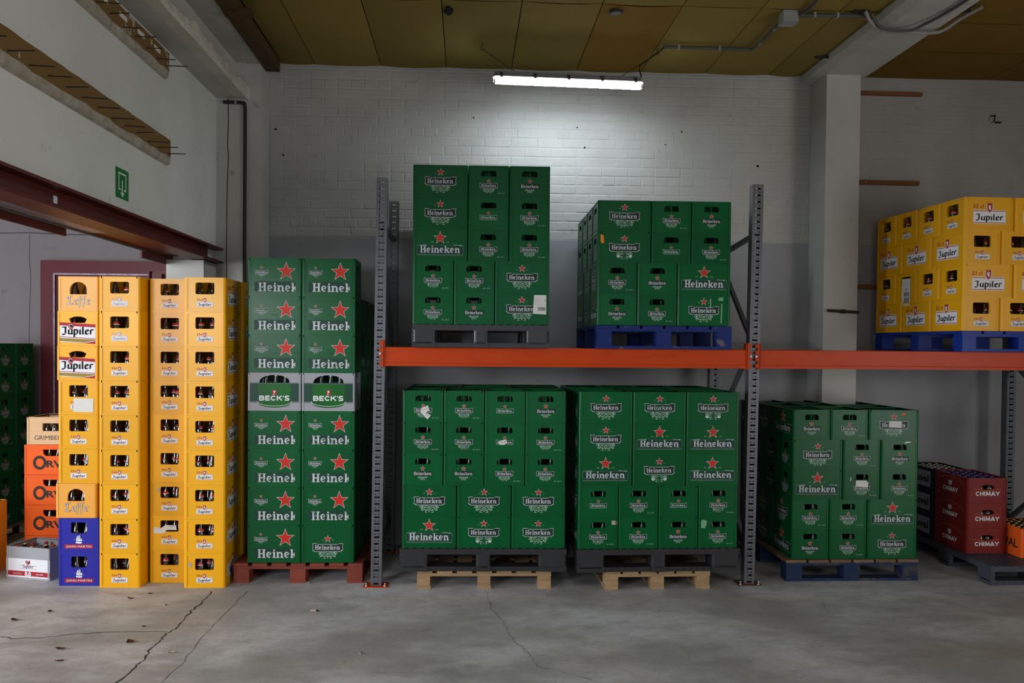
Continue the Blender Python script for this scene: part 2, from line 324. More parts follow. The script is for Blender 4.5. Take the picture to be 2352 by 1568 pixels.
    def build(s, name, parent=None, loc=(0, 0, 0), rz=0.0):
        return put(name, s.mesh(name), parent, loc, rz)
def put(name, me, parent=None, loc=(0, 0, 0), rz=0.0):
    o = bpy.data.objects.new(name, me); COL.objects.link(o); o.location = loc; o.rotation_euler = (0, 0, rz)
    if parent: o.parent = parent
    return o
def tag(o, label=None, cat=None, group=None, kind=None):
    if label: o['label'] = label
    if cat: o['category'] = cat
    if group: o['group'] = group
    if kind: o['kind'] = kind
    return o
def thing(name, label, cat, loc=(0, 0, 0), rz=0.0, group=None):
    o = bpy.data.objects.new(name, None); COL.objects.link(o); o.location = loc; o.rotation_euler = (0, 0, rz); o.empty_display_size = 0.1
    return tag(o, label, cat, group)
def arc(cx, cz, rx, rz, a0, a1, n=8):
    return [(cx+rx*math.cos(math.radians(a0+(a1-a0)*k/n)), cz+rz*math.sin(math.radians(a0+(a1-a0)*k/n))) for k in range(n+1)]
_tc = {}
def text(mb, s, u, z, width, cap, m, layer=0, bold=0.0, align='C', shear=0.0):
    """sans lettering, scaled to a given width and cap height; z = baseline"""
    key = (s, bold)
    if key not in _tc:
        cu = bpy.data.curves.new('t', 'FONT'); cu.body = s; cu.size = 1; cu.resolution_u = 2; cu.offset = bold; cu.fill_mode = 'FRONT'
        ob = bpy.data.objects.new('t', cu); COL.objects.link(ob)
        dg = bpy.context.evaluated_depsgraph_get(); me = bpy.data.meshes.new_from_object(ob.evaluated_get(dg))
        _tc[key] = ([(v.co.x, v.co.y) for v in me.vertices], [tuple(p.vertices) for p in me.polygons])
        bpy.data.objects.remove(ob); bpy.data.meshes.remove(me)
    vs, fs = _tc[key]
    x0 = min(v[0] for v in vs); x1 = max(v[0] for v in vs); y1 = max(v[1] for v in vs)
    y1 = 0.729+bold if y1 < 0.9 else y1
    sx = width/(x1-x0); sy = cap/y1
    ox = u-width/2 if align == 'C' else u
    y = -0.0005-0.00025*layer
    out = []
    for f in fs:
        ar = sum(vs[f[i]][0]*vs[f[(i+1) % len(f)]][1]-vs[f[(i+1) % len(f)]][0]*vs[f[i]][1] for i in range(len(f)))
        out.append(f if ar > 0 else f[::-1])
    mb.add([(ox+(a-x0)*sx+b*sy*shear, y, z+b*sy) for a, b in vs], out, m)

# ------------------------------------------------------------------ lettering drawn stroke by stroke
def slab_word(mb, word, u, z, width, cap, m, layer, bold=1.0, clip=None):
    """bold slab-serif lower case word; width is the whole word"""
    adv = {'H': 0.95, 'e': 0.70, 'i': 0.42, 'n': 0.86, 'k': 0.86}
    tot = sum(adv[c] for c in word)-0.06; sx = width/tot; sz = cap
    x = u
    def R(a, b, c, d):
        x0, x1 = x+a*sx, x+c*sx
        if clip is not None:
            if x0 >= clip: return
            x1 = min(x1, clip)
        mb.rect(x0, z+b*sz, x1, z+d*sz, m, layer)
    def S(p, w, **k):
        q = [(x+a*sx, z+b*sz) for a, b in p]
        if clip is not None: q = [(min(a, clip), b) for a, b in q]
        ww = [t*sz for t in w] if isinstance(w, list) else w*sz
        mb.stroke(q, ww, m, layer, **k)
    b = bold
    for ch in word:
        if ch == 'H':
            for o in (0, .50): R(o+.08, 0, o+.08+.21*b, 1); R(o, 0, o+.38, .10); R(o, .90, o+.38, 1)
            R(.2, .44, .66, .56)
        elif ch == 'e':
            S(arc(.31, .36, .22, .295, 12, 318, 12), [.12, .11, .11, .13, .16, .18, .18, .17, .15, .13, .12, .10, .07])
            S([(.13, .29), (.53, .44)], .10)
        elif ch == 'i':
            R(.08, 0, .08+.20*b, .70); R(0, 0, .37, .10); R(0, .60, .2, .70); mb.ell(x+.17*sx, z+.88*sz, .105*sx, .115*sz, m, layer, 8)
        elif ch == 'n':
            R(.07, 0, .07+.20*b, .70); R(0, 0, .35, .10); R(0, .60, .2, .70)
            S([(.22, .46), (.34, .60), (.46, .635), (.56, .58), (.60, .46), (.61, .05)], [.08, .13, .15, .17, .19, .20]); R(.47, 0, .80, .10)
        elif ch == 'k':
            R(.07, 0, .07+.20*b, 1); R(0, 0, .35, .10); R(0, .90, .2, 1)
            if clip is None: S([(.24, .33), (.60, .64)], .13); R(.46, .60, .78, .70); S([(.36, .43), (.68, .05)], .20); R(.52, 0, .84, .10)
            else:
                xs_ = x+.25*sx; a = lambda p: [(u, z+b*sz) for u, b in p]
                mb.flat(a([(xs_, .28), (clip, .46), (clip, .64), (xs_, .44)]), m, layer); mb.flat(a([(xs_+.02*sx, .40), (clip, .10), (clip, .38), (xs_+.10*sx, .46)]), m, layer)
        x += adv[ch]*sx
BL = {  # broad-nib skeletons, x-height 0.62, cap 1
 'J': (0.62, [[(.06, .92), (.52, .92)], [(.40, .92), (.40, .10), (.26, -.04), (.06, .04)]]),
 'u': (0.60, [[(.12, .60), (.12, .12), (.22, .04), (.44, .14)], [(.46, .62), (.46, .06), (.54, .02)]]),
 'p': (0.60, [[(.12, .66), (.12, -.34)], [(.12, .56), (.28, .62), (.46, .52), (.46, .12), (.30, .03), (.14, .07)]]),
 'i': (0.30, [[(.13, .62), (.13, .08), (.20, .03)], [(.13, .86), (.15, .84)]]),
 'l': (0.30, [[(.13, .98), (.13, .08), (.20, .03)]]),
 'e': (0.54, [[(.14, .32), (.44, .46), (.32, .62), (.12, .52), (.12, .14), (.26, .03), (.46, .12)]]),
 'r': (0.48, [[(.12, .62), (.12, .03)], [(.12, .52), (.26, .62), (.42, .56)]]),
 'f': (0.46, [[(.46, .92), (.30, .98), (.18, .84), (.16, .10), (.08, -.26)], [(.02, .60), (.40, .64)]]),
 'L': (0.86, [[(.66, .86), (.56, 1.0), (.38, .96), (.34, .76), (.40, .46), (.30, .16), (.10, .04), (.06, .16), (.20, .20), (.44, .02), (.62, .02), (.74, .18)], [(.36, .62), (.14, .66), (.06, .80), (.18, .90)]]),
}
def black_word(mb, word, u, z, width, cap, m, layer, w=0.19, ang=32, outline=None):
    tot = sum(BL[c][0] for c in word); sx = width/tot; x = u
    for ch in word:
        adv, st = BL[ch]
        for p in st:
            q = [(x+a*sx, z+b*cap) for a, b in p]
            if outline:
                mb.nib(q, (w+outline[1])*cap, ang, outline[0], layer); mb.stroke(q, outline[1]*cap*1.3, outline[0], layer)
                mb.nib(q, w*cap, ang, m, layer+1); mb.stroke(q, w*cap*.34, m, layer+1)
            else:
                mb.nib(q, w*cap, ang, m, layer); mb.stroke(q, w*cap*.45, m, layer)
        x += adv*sx
def caps_word(mb, word, u, z, width, cap, m, layer, w=0.24):
    """wide bold sans capitals for BECK'S"""
    G = {'B': (.86, [[(.12, 0), (.12, 1)], [(.1, .91), (.52, .91), (.68, .80), (.68, .64), (.54, .53), (.1, .53)], [(.5, .53), (.72, .42), (.72, .2), (.54, .09), (.1, .09)]]),
         'E': (.76, [[(.12, 0), (.12, 1)], [(.1, .91), (.68, .91)], [(.1, .5), (.62, .5)], [(.1, .09), (.68, .09)]]),
         'C': (.86, [arc(.44, .5, .33, .41, 42, 318, 9)]),
         'K': (.88, [[(.12, 0), (.12, 1)], [(.74, .98), (.24, .48)], [(.36, .58), (.78, .02)]]),
         "'": (.22, [[(.14, 1.05), (.06, .72)]]),
         'H': (.86, [[(.14, 0), (.14, 1)], [(.70, 0), (.70, 1)], [(.14, .52), (.70, .52)]]),
         'I': (.36, [[(.16, 0), (.16, 1)]]),
         'M': (1.12, [[(.12, 0), (.22, 1)], [(.20, .98), (.53, .12)], [(.53, .12), (.86, .98)], [(.84, 1), (.94, 0)]]),
         'A': (.92, [[(.04, 0), (.42, 1)], [(.40, 1), (.80, 0)], [(.20, .28), (.64, .28)]]),
         'Y': (.86, [[(.04, 1), (.42, .46)], [(.80, 1), (.40, .44)], [(.41, .5), (.41, 0)]]),
         'S': (.80, [[(.68, .82), (.56, .92), (.28, .92), (.12, .80), (.14, .62), (.6, .42), (.68, .26), (.56, .09), (.26, .08), (.08, .2)]])}
    tot = sum(G[c][0] for c in word); sx = width/tot; x = u
    for ch in word:
        for p in G[ch][1]: mb.stroke([(x+a*sx, z+b*cap) for a, b in p], w*cap if ch != "'" else w*cap*.7, m, layer)
        x += G[ch][0]*sx

# ------------------------------------------------------------------ prints of the crates: {part name: mesh}, drawn around u=0, z from the crate's base
LG = {}
def hop(mb, u, z, w, h, m, rich=True):
    mb.stroke([(u, z+.32*h), (u-.09*w, z+.05*h), (u, z-.42*h), (u+.09*w, z+.05*h)], .018*w+.0008, m, 0, closed=True)
    mb.stroke([(u, z+.2*h), (u, z-.25*h)], .02*w, m, 0)
    for sgn in (-1, 1):
        q = lambda p: [(u+sgn*a*w, z+b*h) for a, b in p]
        mb.stroke(q([(.02, .28), (.14, .44), (.26, .36), (.40, .46), (.50, .30), (.44, .12), (.34, .18)]), .026*w, m, 0)
        mb.stroke(q([(.12, .14), (.22, .22), (.30, .06), (.24, -.12), (.14, -.10)]), .03*w, m, 0)
        mb.stroke(q([(.08, -.18), (.18, -.26), (.22, -.46), (.10, -.48)]), .026*w, m, 0)
        if rich: mb.stroke(q([(.30, .0), (.42, -.04), (.40, -.22), (.30, -.18)]), .03*w, m, 0)
        mb.ell(u+sgn*.37*w, z+.27*h, .045*w, .10*h, m, 0, 8)
def banner(mb, z, w, h, fill, line, curl=True):
    x = w/2; y = h/2
    out = [(-x, z-y*.70), (-x*.90, z-y*.78), (-x*.88, z-y), (x*.88, z-y), (x*.90, z-y*.78), (x, z-y*.70), (x*.965, z), (x, z+y), (x*.70, z+y), (x*.68, z+y*.80), (-x*.68, z+y*.80), (-x*.70, z+y), (-x, z+y), (-x*.965, z)]
    mb.flat(out, line, 0)
    k = .0032 if w > .2 else .0022
    inn = [(a-math.copysign(k, a), z+(b-z)-math.copysign(k, b-z) if abs(b-z) > .1*y else b) for a, b in out]
    mb.flat(inn, fill, 1)
def logo_long_a():
    s = MB(); s.star(0, .181, .031, 'p_white', 0); s.star(0, .181, .0255, 'p_red', 1)
    text(s, 'TRADE', -.037, .1695, .018, .004, 'p_hop', 0); text(s, 'MARK', .037, .1695, .018, .004, 'p_hop', 0)
    b = MB(); banner(b, .1155, .232, .064, 'p_black', 'p_white'); slab_word(b, 'Heineken', -.096, .098, .188, .036, 'p_white', 2)
    h = MB(); hop(h, 0, .056, .142, .052, 'p_hop')
    return {'red_star': s.mesh('red_star'), 'name_banner': b.mesh('name_banner'), 'hop_ornament': h.mesh('hop_ornament')}
def logo_long_c():     # same badge above a larger leaf with two cones
    d = logo_long_a()
    h = MB(); hop(h, 0, .054, .118, .050, 'p_white', False); h.ell(-.045, .052, .014, .015, 'p_hop', 0, 10); h.ell(.045, .052, .014, .015, 'p_hop', 0, 10); h.ell(0, .055, .011, .018, 'bgreen', 1, 6)
    d['hop_ornament'] = h.mesh('hop_ornament'); return d
def logo_long_b():
    s = MB(); s.star(0, .166, .052, 'p_white', 0); s.star(0, .166, .045, 'p_red', 1)
    text(s, 'EST.', -.055, .1315, .019, .0075, 'p_hop', 0); text(s, '1873', .057, .1315, .022, .0075, 'p_hop', 0)
    b = MB(); z = .078
    b.flat([(-.168, z-.039), (.168, z-.039), (.172, z+.018), (.168, z+.034), (.10, z+.040), (.098, z+.032), (-.098, z+.032), (-.10, z+.040), (-.168, z+.034), (-.172, z+.018)], 'p_line', 0)
    b.flat([(-.1665, z-.0365), (.1665, z-.0365), (.1700, z+.017), (.1662, z+.0308), (-.1662, z+.0308), (-.1700, z+.017)], 'p_green', 1); b.rect(-.160, z-.034, .160, z-.0328, 'p_line', 2)
    slab_word(b, 'Heineken', -.146, .055, .292, .054, 'p_white', 2); b.ell(.150, .110, .005, .005, 'p_hop', 2, 8)
    return {'red_star': s.mesh('red_star'), 'name_banner': b.mesh('name_banner')}
def logo_short_a():
    s = MB(); s.star(0, .1195, .0185, 'p_white', 0); s.star(0, .1195, .0145, 'p_red', 1)
    b = MB(); banner(b, .087, .134, .037, 'p_black', 'p_white'); slab_word(b, 'Heineken', -.0545, .0765, .108, .0215, 'p_white', 2)
    h = MB(); hop(h, 0, .049, .086, .032, 'p_hop')
    v = MB(); text(v, '24 x 30 cl', .092, .028, .052, .008, 'p_hop', 0)
    return {'red_star': s.mesh('red_star'), 'name_banner': b.mesh('name_banner'), 'hop_ornament': h.mesh('hop_ornament'), 'volume_print': v.mesh('volume_print')}
def logo_short_b():
    s = MB(); s.star(0, .122, .021, 'p_white', 0); s.star(0, .122, .017, 'p_red', 1)
    b = MB(); b.flat([(-.073, .069), (.073, .069), (.069, .086), (.073, .103), (-.073, .103), (-.069, .086)], 'p_black', 0)
    slab_word(b, 'Heineken', -.0655, .0735, .130, .025, 'p_white', 2)
    h = MB(); hop(h, 0, .050, .070, .026, 'p_white', False)
    return {'red_star': s.mesh('red_star'), 'name_banner': b.mesh('name_banner'), 'hop_ornament': h.mesh('hop_ornament')}
def logo_short_worn():
    s = MB(); s.star(0, .1195, .0165, 'p_hop', 0); s.star(0, .1195, .0135, 'p_red', 1)
    b = MB(); banner(b, .087, .130, .036, 'dgreen', 'p_hop'); slab_word(b, 'Heineken', -.053, .077, .105, .020, 'p_hop', 2)
    return {'red_star': s.mesh('red_star'), 'name_banner': b.mesh('name_banner')}
def logo_tall():
    s = MB(); s.star(.085, .187, .074, 'p_white', 0); s.star(.085, .187, .066, 'p_red', 1)
    text(s, 'TRADE', 0.0, .144, .05, .011, 'p_green', 0); text(s, 'M', .152, .144, .01, .011, 'p_green', 0)
    g = MB(); g.star(-.099, .216, .0145, 'p_hop', 0); g.star(-.099, .216, .0115, 'p_red', 1)
    g2 = MB(); banner(g2, .181, .100, .030, 'p_green', 'p_white'); slab_word(g2, 'Heineken', -.040, .1725, .080, .0165, 'p_white', 2)
    g.add([(x-.099, y, z) for x, y, z in g2.v], g2.f, 'p_white'); 
    for i, mi in enumerate(g2.m): g.m[len(g.m)-len(g2.m)+i] = g.mi(g2.mats[mi])
    hop(g, -.099, .156, .052, .020, 'p_hop', False)
    b = MB(); b.flat([(-.154, .035), (.156, .035), (.156, .108), (-.06, .108), (-.06, .116), (-.15, .108), (-.156, .10), (-.152, .07)], 'p_green', 0)
    b.rect(-.10, .1105, .156, .113, 'p_green', 0)
    slab_word(b, 'Heinek', -.122, .036, .300, .066, 'p_white', 1, clip=.156)
    return {'large_star': s.mesh('large_star'), 'small_badge': g.mesh('small_badge'), 'name_banner': b.mesh('name_banner')}
def logo_beck():
    b = MB(); b.rect(-.199, .062, .199, .212, 'dgreen', 0); b.rect(-.199, .066, .199, .069, 'lgrey', 1); b.rect(-.199, .206, .199, .2075, 'lgrey', 1)
    e = MB(); e.flat([(-.122, .205), (-.122, .055)] + arc(0, .058, .122, .035, 180, 360, 8) + [(.122, .205)] + arc(0, .205, .122, .030, 0, 0, 1), 'bgreen', 2)
    e.stroke(arc(0, .072, .130, .036, 180, 360, 10), .003, 'ink_white', 3)
    k = MB(); k.flat([(-.017, .158), (.017, .158), (.017, .125), (0, .112), (-.017, .125)], 'ink_red', 4); k.ell(0, .146, .008, .008, 'ink_white', 5, 8); k.stroke([(0, .142), (-.006, .120)], .005, 'ink_white', 5)
    w = MB(); caps_word(w, "BECK'S", -.116, .078, .232, .036, 'ink_white', 4, 0.25)
    return {'green_band': b.mesh('green_band'), 'arch_panel': e.mesh('arch_panel'), 'key_emblem': k.mesh('key_emblem'), 'name_lettering': w.mesh('name_lettering')}
def jup_label(z0, w, h, wh, bk, rd, crest):
    b = MB(); b.rect(-w/2, z0, w/2, z0+h, wh, 0)
    b.rect(-w*.49, z0+h*.05, w*.49, z0+h*.10, rd, 1); b.rect(-w*.49, z0+h*.90, w*.49, z0+h*.95, rd, 1)
    black_word(b, 'Jupiler', -w*.43, z0+h*.26, w*.86, h*.46, bk, 2, 0.27)
    c = MB(); cw = crest; cz = z0+h*.93
    sh = lambda k: [(-cw*.5*k, cz+cw*1.2), (-cw*.52*k, cz+cw*.5), (-cw*.3*k, cz+cw*.02), (0, cz-cw*.28), (cw*.3*k, cz+cw*.02), (cw*.52*k, cz+cw*.5), (cw*.5*k, cz+cw*1.2)]
    c.flat(sh(1.16)[::1], wh, 3); c.flat([(a, z-.0012) for a, z in sh(.92)], rd, 4)
    c.flat([(-cw*.34, cz+cw*1.35), (-cw*.5, cz+cw*1.12), (cw*.5, cz+cw*1.12), (cw*.34, cz+cw*1.35), (0, cz+cw*1.22)], rd, 4)
    c.flat([(-cw*.2, cz+cw*.95), (-cw*.22, cz+cw*.5), (-cw*.02, cz+cw*.12), (cw*.22, cz+cw*.3), (cw*.12, cz+cw*.62), (cw*.24, cz+cw*.9)], wh, 5)
    for me in (b, c): pass
    t = MB(); text(t, '33 cl' if w > .15 else '33cl', -w*.5+(.040 if w > .15 else .0215), cz+cw*.50-(.002), .085 if w > .15 else .043, .030 if w > .15 else .0165, rd, 0, 0.01)
    return {'name_label': b.mesh('name_label'), 'shield_crest': c.mesh('shield_crest'), 'volume_mark': t.mesh('volume_mark')}
def logo_jstripe():
    b = MB(); sl = lambda u, z: (u, z-(u*.055))
    P = lambda pts, m, l: b.flat([sl(u, z) for u, z in pts], m, l)
    P([(-.143, .020), (.128, .020), (.128, .165), (-.143, .165)], 'ink_white', 0)
    P([(-.143, .142), (.128, .142), (.128, .165), (-.143, .165)], 'ink_red', 1)
    P([(-.143, .056), (.128, .056), (.128, .061), (-.143, .061)], 'ink_red', 1)
    P([(-.143, .026), (.05, .026), (.128, .045), (.128, .053), (-.143, .049)], 'ink_gold', 1)
    P([(-.143, .020), (.128, .020), (.128, .041), (.05, .023)], 'ink_red', 1)
    t = MB(); black_word(t, 'Jupiler', -.118, .083, .236, .058, 'ink', 2, 0.26)
    c = MB(); cz = .148; cw = .036
    c.flat([(-.05-cw*.55, cz+.016), (-.05-cw*.55, cz-.012), (-.05, cz-.036), (-.05+cw*.55, cz-.012), (-.05+cw*.55, cz+.016)], 'ink_red', 3); c.ell(-.05, cz-.004, .013, .014, 'ink', 4, 10); c.stroke(arc(-.05, cz-.004, .013, .014, 30, 300, 8), .003, 'ink_white', 5)
    return {'striped_label': b.mesh('striped_label'), 'name_lettering': t.mesh('name_lettering'), 'shield_crest': c.mesh('shield_crest')}
def logo_leffe():
    a = MB(); a.stroke([(-.122, .012), (-.122, .08)] + arc(0, .09, .122, .150, 175, 5, 12) + [(.122, .08), (.122, .012)], .0022, 'cream', 0)
    t = MB(); black_word(t, 'Leffe', -.086, .046, .178, .066, 'ink_white', 2, 0.12, 34, outline=('ink', 0.085))
    return {'arch_line': a.mesh('arch_line'), 'name_lettering': t.mesh('name_lettering')}
def logo_ship():
    s = MB()
    s.flat([(-.020, .062), (.016, .060), (.026, .072), (-.024, .074)], 'ink_white', 0)
    for u, z, w, h in ((-.012, .078, .015, .024), (.004, .077, .017, .030), (.018, .078, .010, .018), (-.010, .104, .010, .012), (.004, .109, .011, .012)): s.flat([(u-w/2, z), (u+w/2, z), (u+w*.4, z+h), (u-w*.4, z+h)], 'ink_white', 0)
    s.stroke([(.004, .074), (.004, .125)], .002, 'ink_white', 0); s.stroke([(-.04, .092), (-.026, .090)], .002, 'lgrey', 0); s.stroke([(.026, .086), (.038, .084)], .002, 'lgrey', 0)
    b = MB(); b.rect(-.105, .024, .105, .054, 'ink_red', 0); text(b, 'JOHN MARTIN', 0, .031, .186, .0165, 'ink_white', 1, 0.0)
    return {'ship_emblem': s.mesh('ship_emblem'), 'name_band': b.mesh('name_band')}
def logo_grim():
    t = MB(); text(t, 'GRIMBERGEN', .0, .038, .320, .036, 'ink_brown', 0, 0.0)
    r = MB(); r.box((-.2, -.002, .105), (.2, .002, .109), 'cream'); r.box((-.2, -.002, .172), (.2, .002, .176), 'cream')
    return {'name_lettering': t.mesh('name_lettering'), 'ridge': r.mesh('ridge')}
def logo_orval():
    t = MB(); t.stroke(arc(-.110, .098, .042, .046, 0, 345, 22), .023, 'ink_brown', 0, closed=True)
    text(t, 'RVAL', .065, .062, .245, .058, 'ink_brown', 0, 0.035)
    return {'name_lettering': t.mesh('name_lettering')}
def logo_zero():
    b = MB(); b.rect(-.194, .012, .194, .155, 'ink_white', 0); b.rect(-.194, .024, .194, .060, 'ink_red', 1); b.rect(-.08, .078, .08, .080, 'ink_red', 1); b.rect(-.08, .102, .08, .104, 'ink_red', 1)
    t = MB(); black_word(t, 'Jupiler', -.050, .085, .100, .026, 'ink', 2, 0.18); text(t, '0,0', 0, .026, .055, .034, 'ink_white', 3, 0.05)
    text(t, '0% ALCOHOL', -.095, .036, .075, .010, 'ink_white', 2); text(t, '100% BEER', .105, .036, .065, .010, 'ink_white', 2)
    c = MB(); c.flat([(-.02, .142), (-.02, .122), (0, .106), (.02, .122), (.02, .142)], 'ink_red', 3); c.ell(0, .127, .011, .011, 'ink', 4, 8); c.stroke(arc(0, .127, .010, .011, 20, 300, 8), .003, 'ink_white', 5)
    return {'wrap_print': b.mesh('wrap_print'), 'name_lettering': t.mesh('name_lettering'), 'shield_crest': c.mesh('shield_crest')}
def logo_chimay_front():
    t = MB(); caps_word(t, 'CHIMAY', -.100, .060, .204, .034, 'ink_white', 0, 0.25)
    l = MB(); l.stroke([(-.11, .112), (-.075, .116)] + arc(0, .112, .072, .012, 200, 340, 8) + [(.075, .116), (.11, .112)], .003, 'ink_orange', 0)
    return {'name_lettering': t.mesh('name_lettering'), 'arch_line': l.mesh('arch_line')}
def logo_chimay_side():
    t = MB(); caps_word(t, 'CHIMAY', -.102, .060, .208, .036, 'ink_white', 0, 0.25)
    c = MB(); c.flat([(-.022, .148), (-.024, .125), (0, .106), (.024, .125), (.022, .148)], 'ink_white', 0); c.stroke([(0, .145), (0, .112)], .004, 'red', 1); c.stroke([(-.016, .13), (.016, .13)], .004, 'red', 1)
    l = MB(); l.stroke(arc(0, .10, .19, .085, 170, 10, 12), .0025, 'ink_orange', 0)
    return {'name_lettering': t.mesh('name_lettering'), 'shield_crest': c.mesh('shield_crest'), 'arch_line': l.mesh('arch_line')}
def logo_duvel():
    p = MB(); p.rect(-.16, .035, .16, .175, 'lgrey', 0); t = MB(); text(t, 'Duvel', 0, .075, .27, .07, 'ink', 1, 0.03)
    return {'white_panel': p.mesh('white_panel'), 'name_lettering': t.mesh('name_lettering')}
def logo_leffe_side():
    a = MB(); a.stroke(arc(0, .17, .055, .06, 0, 180, 10), .008, 'cream', 0); a.rect(-.05, .135, .05, .165, 'ink_gold', 0); a.ell(0, .20, .02, .022, 'lgrey', 1, 10)
    t = MB(); black_word(t, 'Leffe', -.085, .060, .18, .06, 'ink_white', 2, 0.16, 34, outline=('ink', 0.08))
    return {'abbey_emblem': a.mesh('abbey_emblem'), 'name_lettering': t.mesh('name_lettering')}
LG = {'hA': logo_long_a(), 'hB': logo_long_b(), 'hC': logo_long_c(), 'sA': logo_short_a(), 'sB': logo_short_b(), 'sW': logo_short_worn(), 'tall': logo_tall(), 'beck': logo_beck(),
      'jS': jup_label(.036, .118, .042, 'j_white', 'j_black', 'j_red', .021), 'jF': jup_label(.036, .118, .042, 'f_white', 'f_grey', 'f_grey', .021),
      'jL': jup_label(.053, .262, .105, 'j_white', 'j_black', 'j_red', .046), 'jstripe': logo_jstripe(), 'leffe': logo_leffe(), 'ship': logo_ship(), 'grim': logo_grim(),
      'orval': logo_orval(), 'zero': logo_zero(), 'chF': logo_chimay_front(), 'chS': logo_chimay_side(), 'duvel': logo_duvel(), 'leffeS': logo_leffe_side()}

# ------------------------------------------------------------------ crate bodies (long side along X, short side along Y, open top, handle holes in the short sides)
def hole_trap(w, z0, z1, c): return [(-w/2, z0), (w/2, z0), (w/2, z1-c), (w/2-c, z1), (-w/2+c, z1), (-w/2, z1-c)]
def hole_round(w, z0, z1, r, u=0):
    return [(u+a, b) for cx, cz, s in ((w/2-r, z0+r, 270), (w/2-r, z1-r, 0), (-w/2+r, z1-r, 90), (-w/2+r, z0+r, 180)) for a, b in arc(cx, cz, r, r, s, s+90, 3)]
def hole_arch(w, z0, z1, flat=.008): return [(-w/2, z0), (w/2, z0)] + arc(0, z0+flat, w/2, z1-z0-flat, 0, 180, 9)
def hole_lens(w, zc, h): return arc(0, zc, w/2, h/2, 0, 340, 15)
def crate_body(name, L, Wd, H, m, hs=None, hl=None, corner=.010, ins=.003, t=.009, rim=.013, foot=.012, post=.016, div=False, panel=None, low=.014):
    s = MB()
    for k in range(4):
        w = L if k % 2 == 0 else Wd; d = Wd if k % 2 == 0 else L; hole = hl if k % 2 == 0 else hs
        a = k*PI/2; ca, sa = math.cos(a), math.sin(a)
        def X(u, y, z, ca=ca, sa=sa, d=d): yy = -d/2+ins+y; return (ca*u-sa*yy, sa*u+ca*yy, z)
        hw = w/2-post*.5; rect = [(-hw, .004), (hw, .004), (hw, H-.004), (-hw, H-.004)]
        loops = [[Vector((u, z, 0)) for u, z in rect]]
        if hole: loops.append([Vector((u, z, 0)) for u, z in hole[::-1]])
        tri = tessellate_polygon(loops); P = [p for l in loops for p in l]
        fs = []
        for q in tri:
            A = (P[q[1]]-P[q[0]]).cross(P[q[2]]-P[q[0]]).z
            fs.append(tuple(q) if A > 0 else tuple(q[::-1]))
        s.add([X(p.x, 0, p.y) for p in P], fs, m)
        s.add([X(p.x, t, p.y) for p in P], [f[::-1] for f in fs], m)
        if hole:
            n = len(hole)
            s.add([X(u, 0, z) for u, z in hole] + [X(u, t+.006, z) for u, z in hole], [(i, n+i, n+(i+1) % n, (i+1) % n) for i in range(n)], m)
        # rim, foot band and, where the crate has one, a raised frame round the print panel
        s.box((-w/2+post*.6, -ins, H-rim), (w/2-post*.6, t, H), m, lambda p, X=X: X(*p))
        s.box((-w/2+post*.6, -ins*.6, .0), (w/2-post*.6, t, foot), m, lambda p, X=X: X(*p))
        if panel:
            pw = w/2-panel
            for u0, u1 in ((-pw-.003, -pw), (pw, pw+.003)): s.box((u0, -.0018, foot), (u1, 0, H-rim), m, lambda p, X=X: X(*p))
            s.box((-pw, -.0018, foot+.006), (pw, 0, foot+.009), m, lambda p, X=X: X(*p))
    # corner posts with rounded outer edge
    for sx in (-1, 1):
        for sy in (-1, 1):
            r = corner; cx = L/2-r; cy = Wd/2-r
            pr = [(L/2, Wd/2-post), (L/2, cy)] + arc(cx, cy, r, r, 0, 90, 5)[1:] + [(L/2-post, Wd/2), (L/2-post, Wd/2-t-ins), (L/2-t-ins, Wd/2-t-ins), (L/2-t-ins, Wd/2-post)]
            pr = [(a*sx, b*sy) for a, b in pr]
            if sx*sy < 0: pr.reverse()
            s.prism(pr, 0.0, H, m)
    s.box((-L/2+.01, -Wd/2+.01, .004), (L/2-.01, Wd/2-.01, .010), m)
    if div:
        nx, ny = 6, 4
        for i in range(1, nx): x = -L/2+L*i/nx; s.box((x-.002, -Wd/2+.01, .02), (x+.002, Wd/2-.01, H-low), m)
        for j in range(1, ny): y = -Wd/2+Wd*j/ny; s.box((-L/2+.01, y-.002, .02), (L/2-.01, y+.002, H-low), m)
    return s.mesh(name)
HK = dict(L=.4015, Wd=.3005, H=.2328); JP = dict(L=.402, Wd=.303, H=.2545)
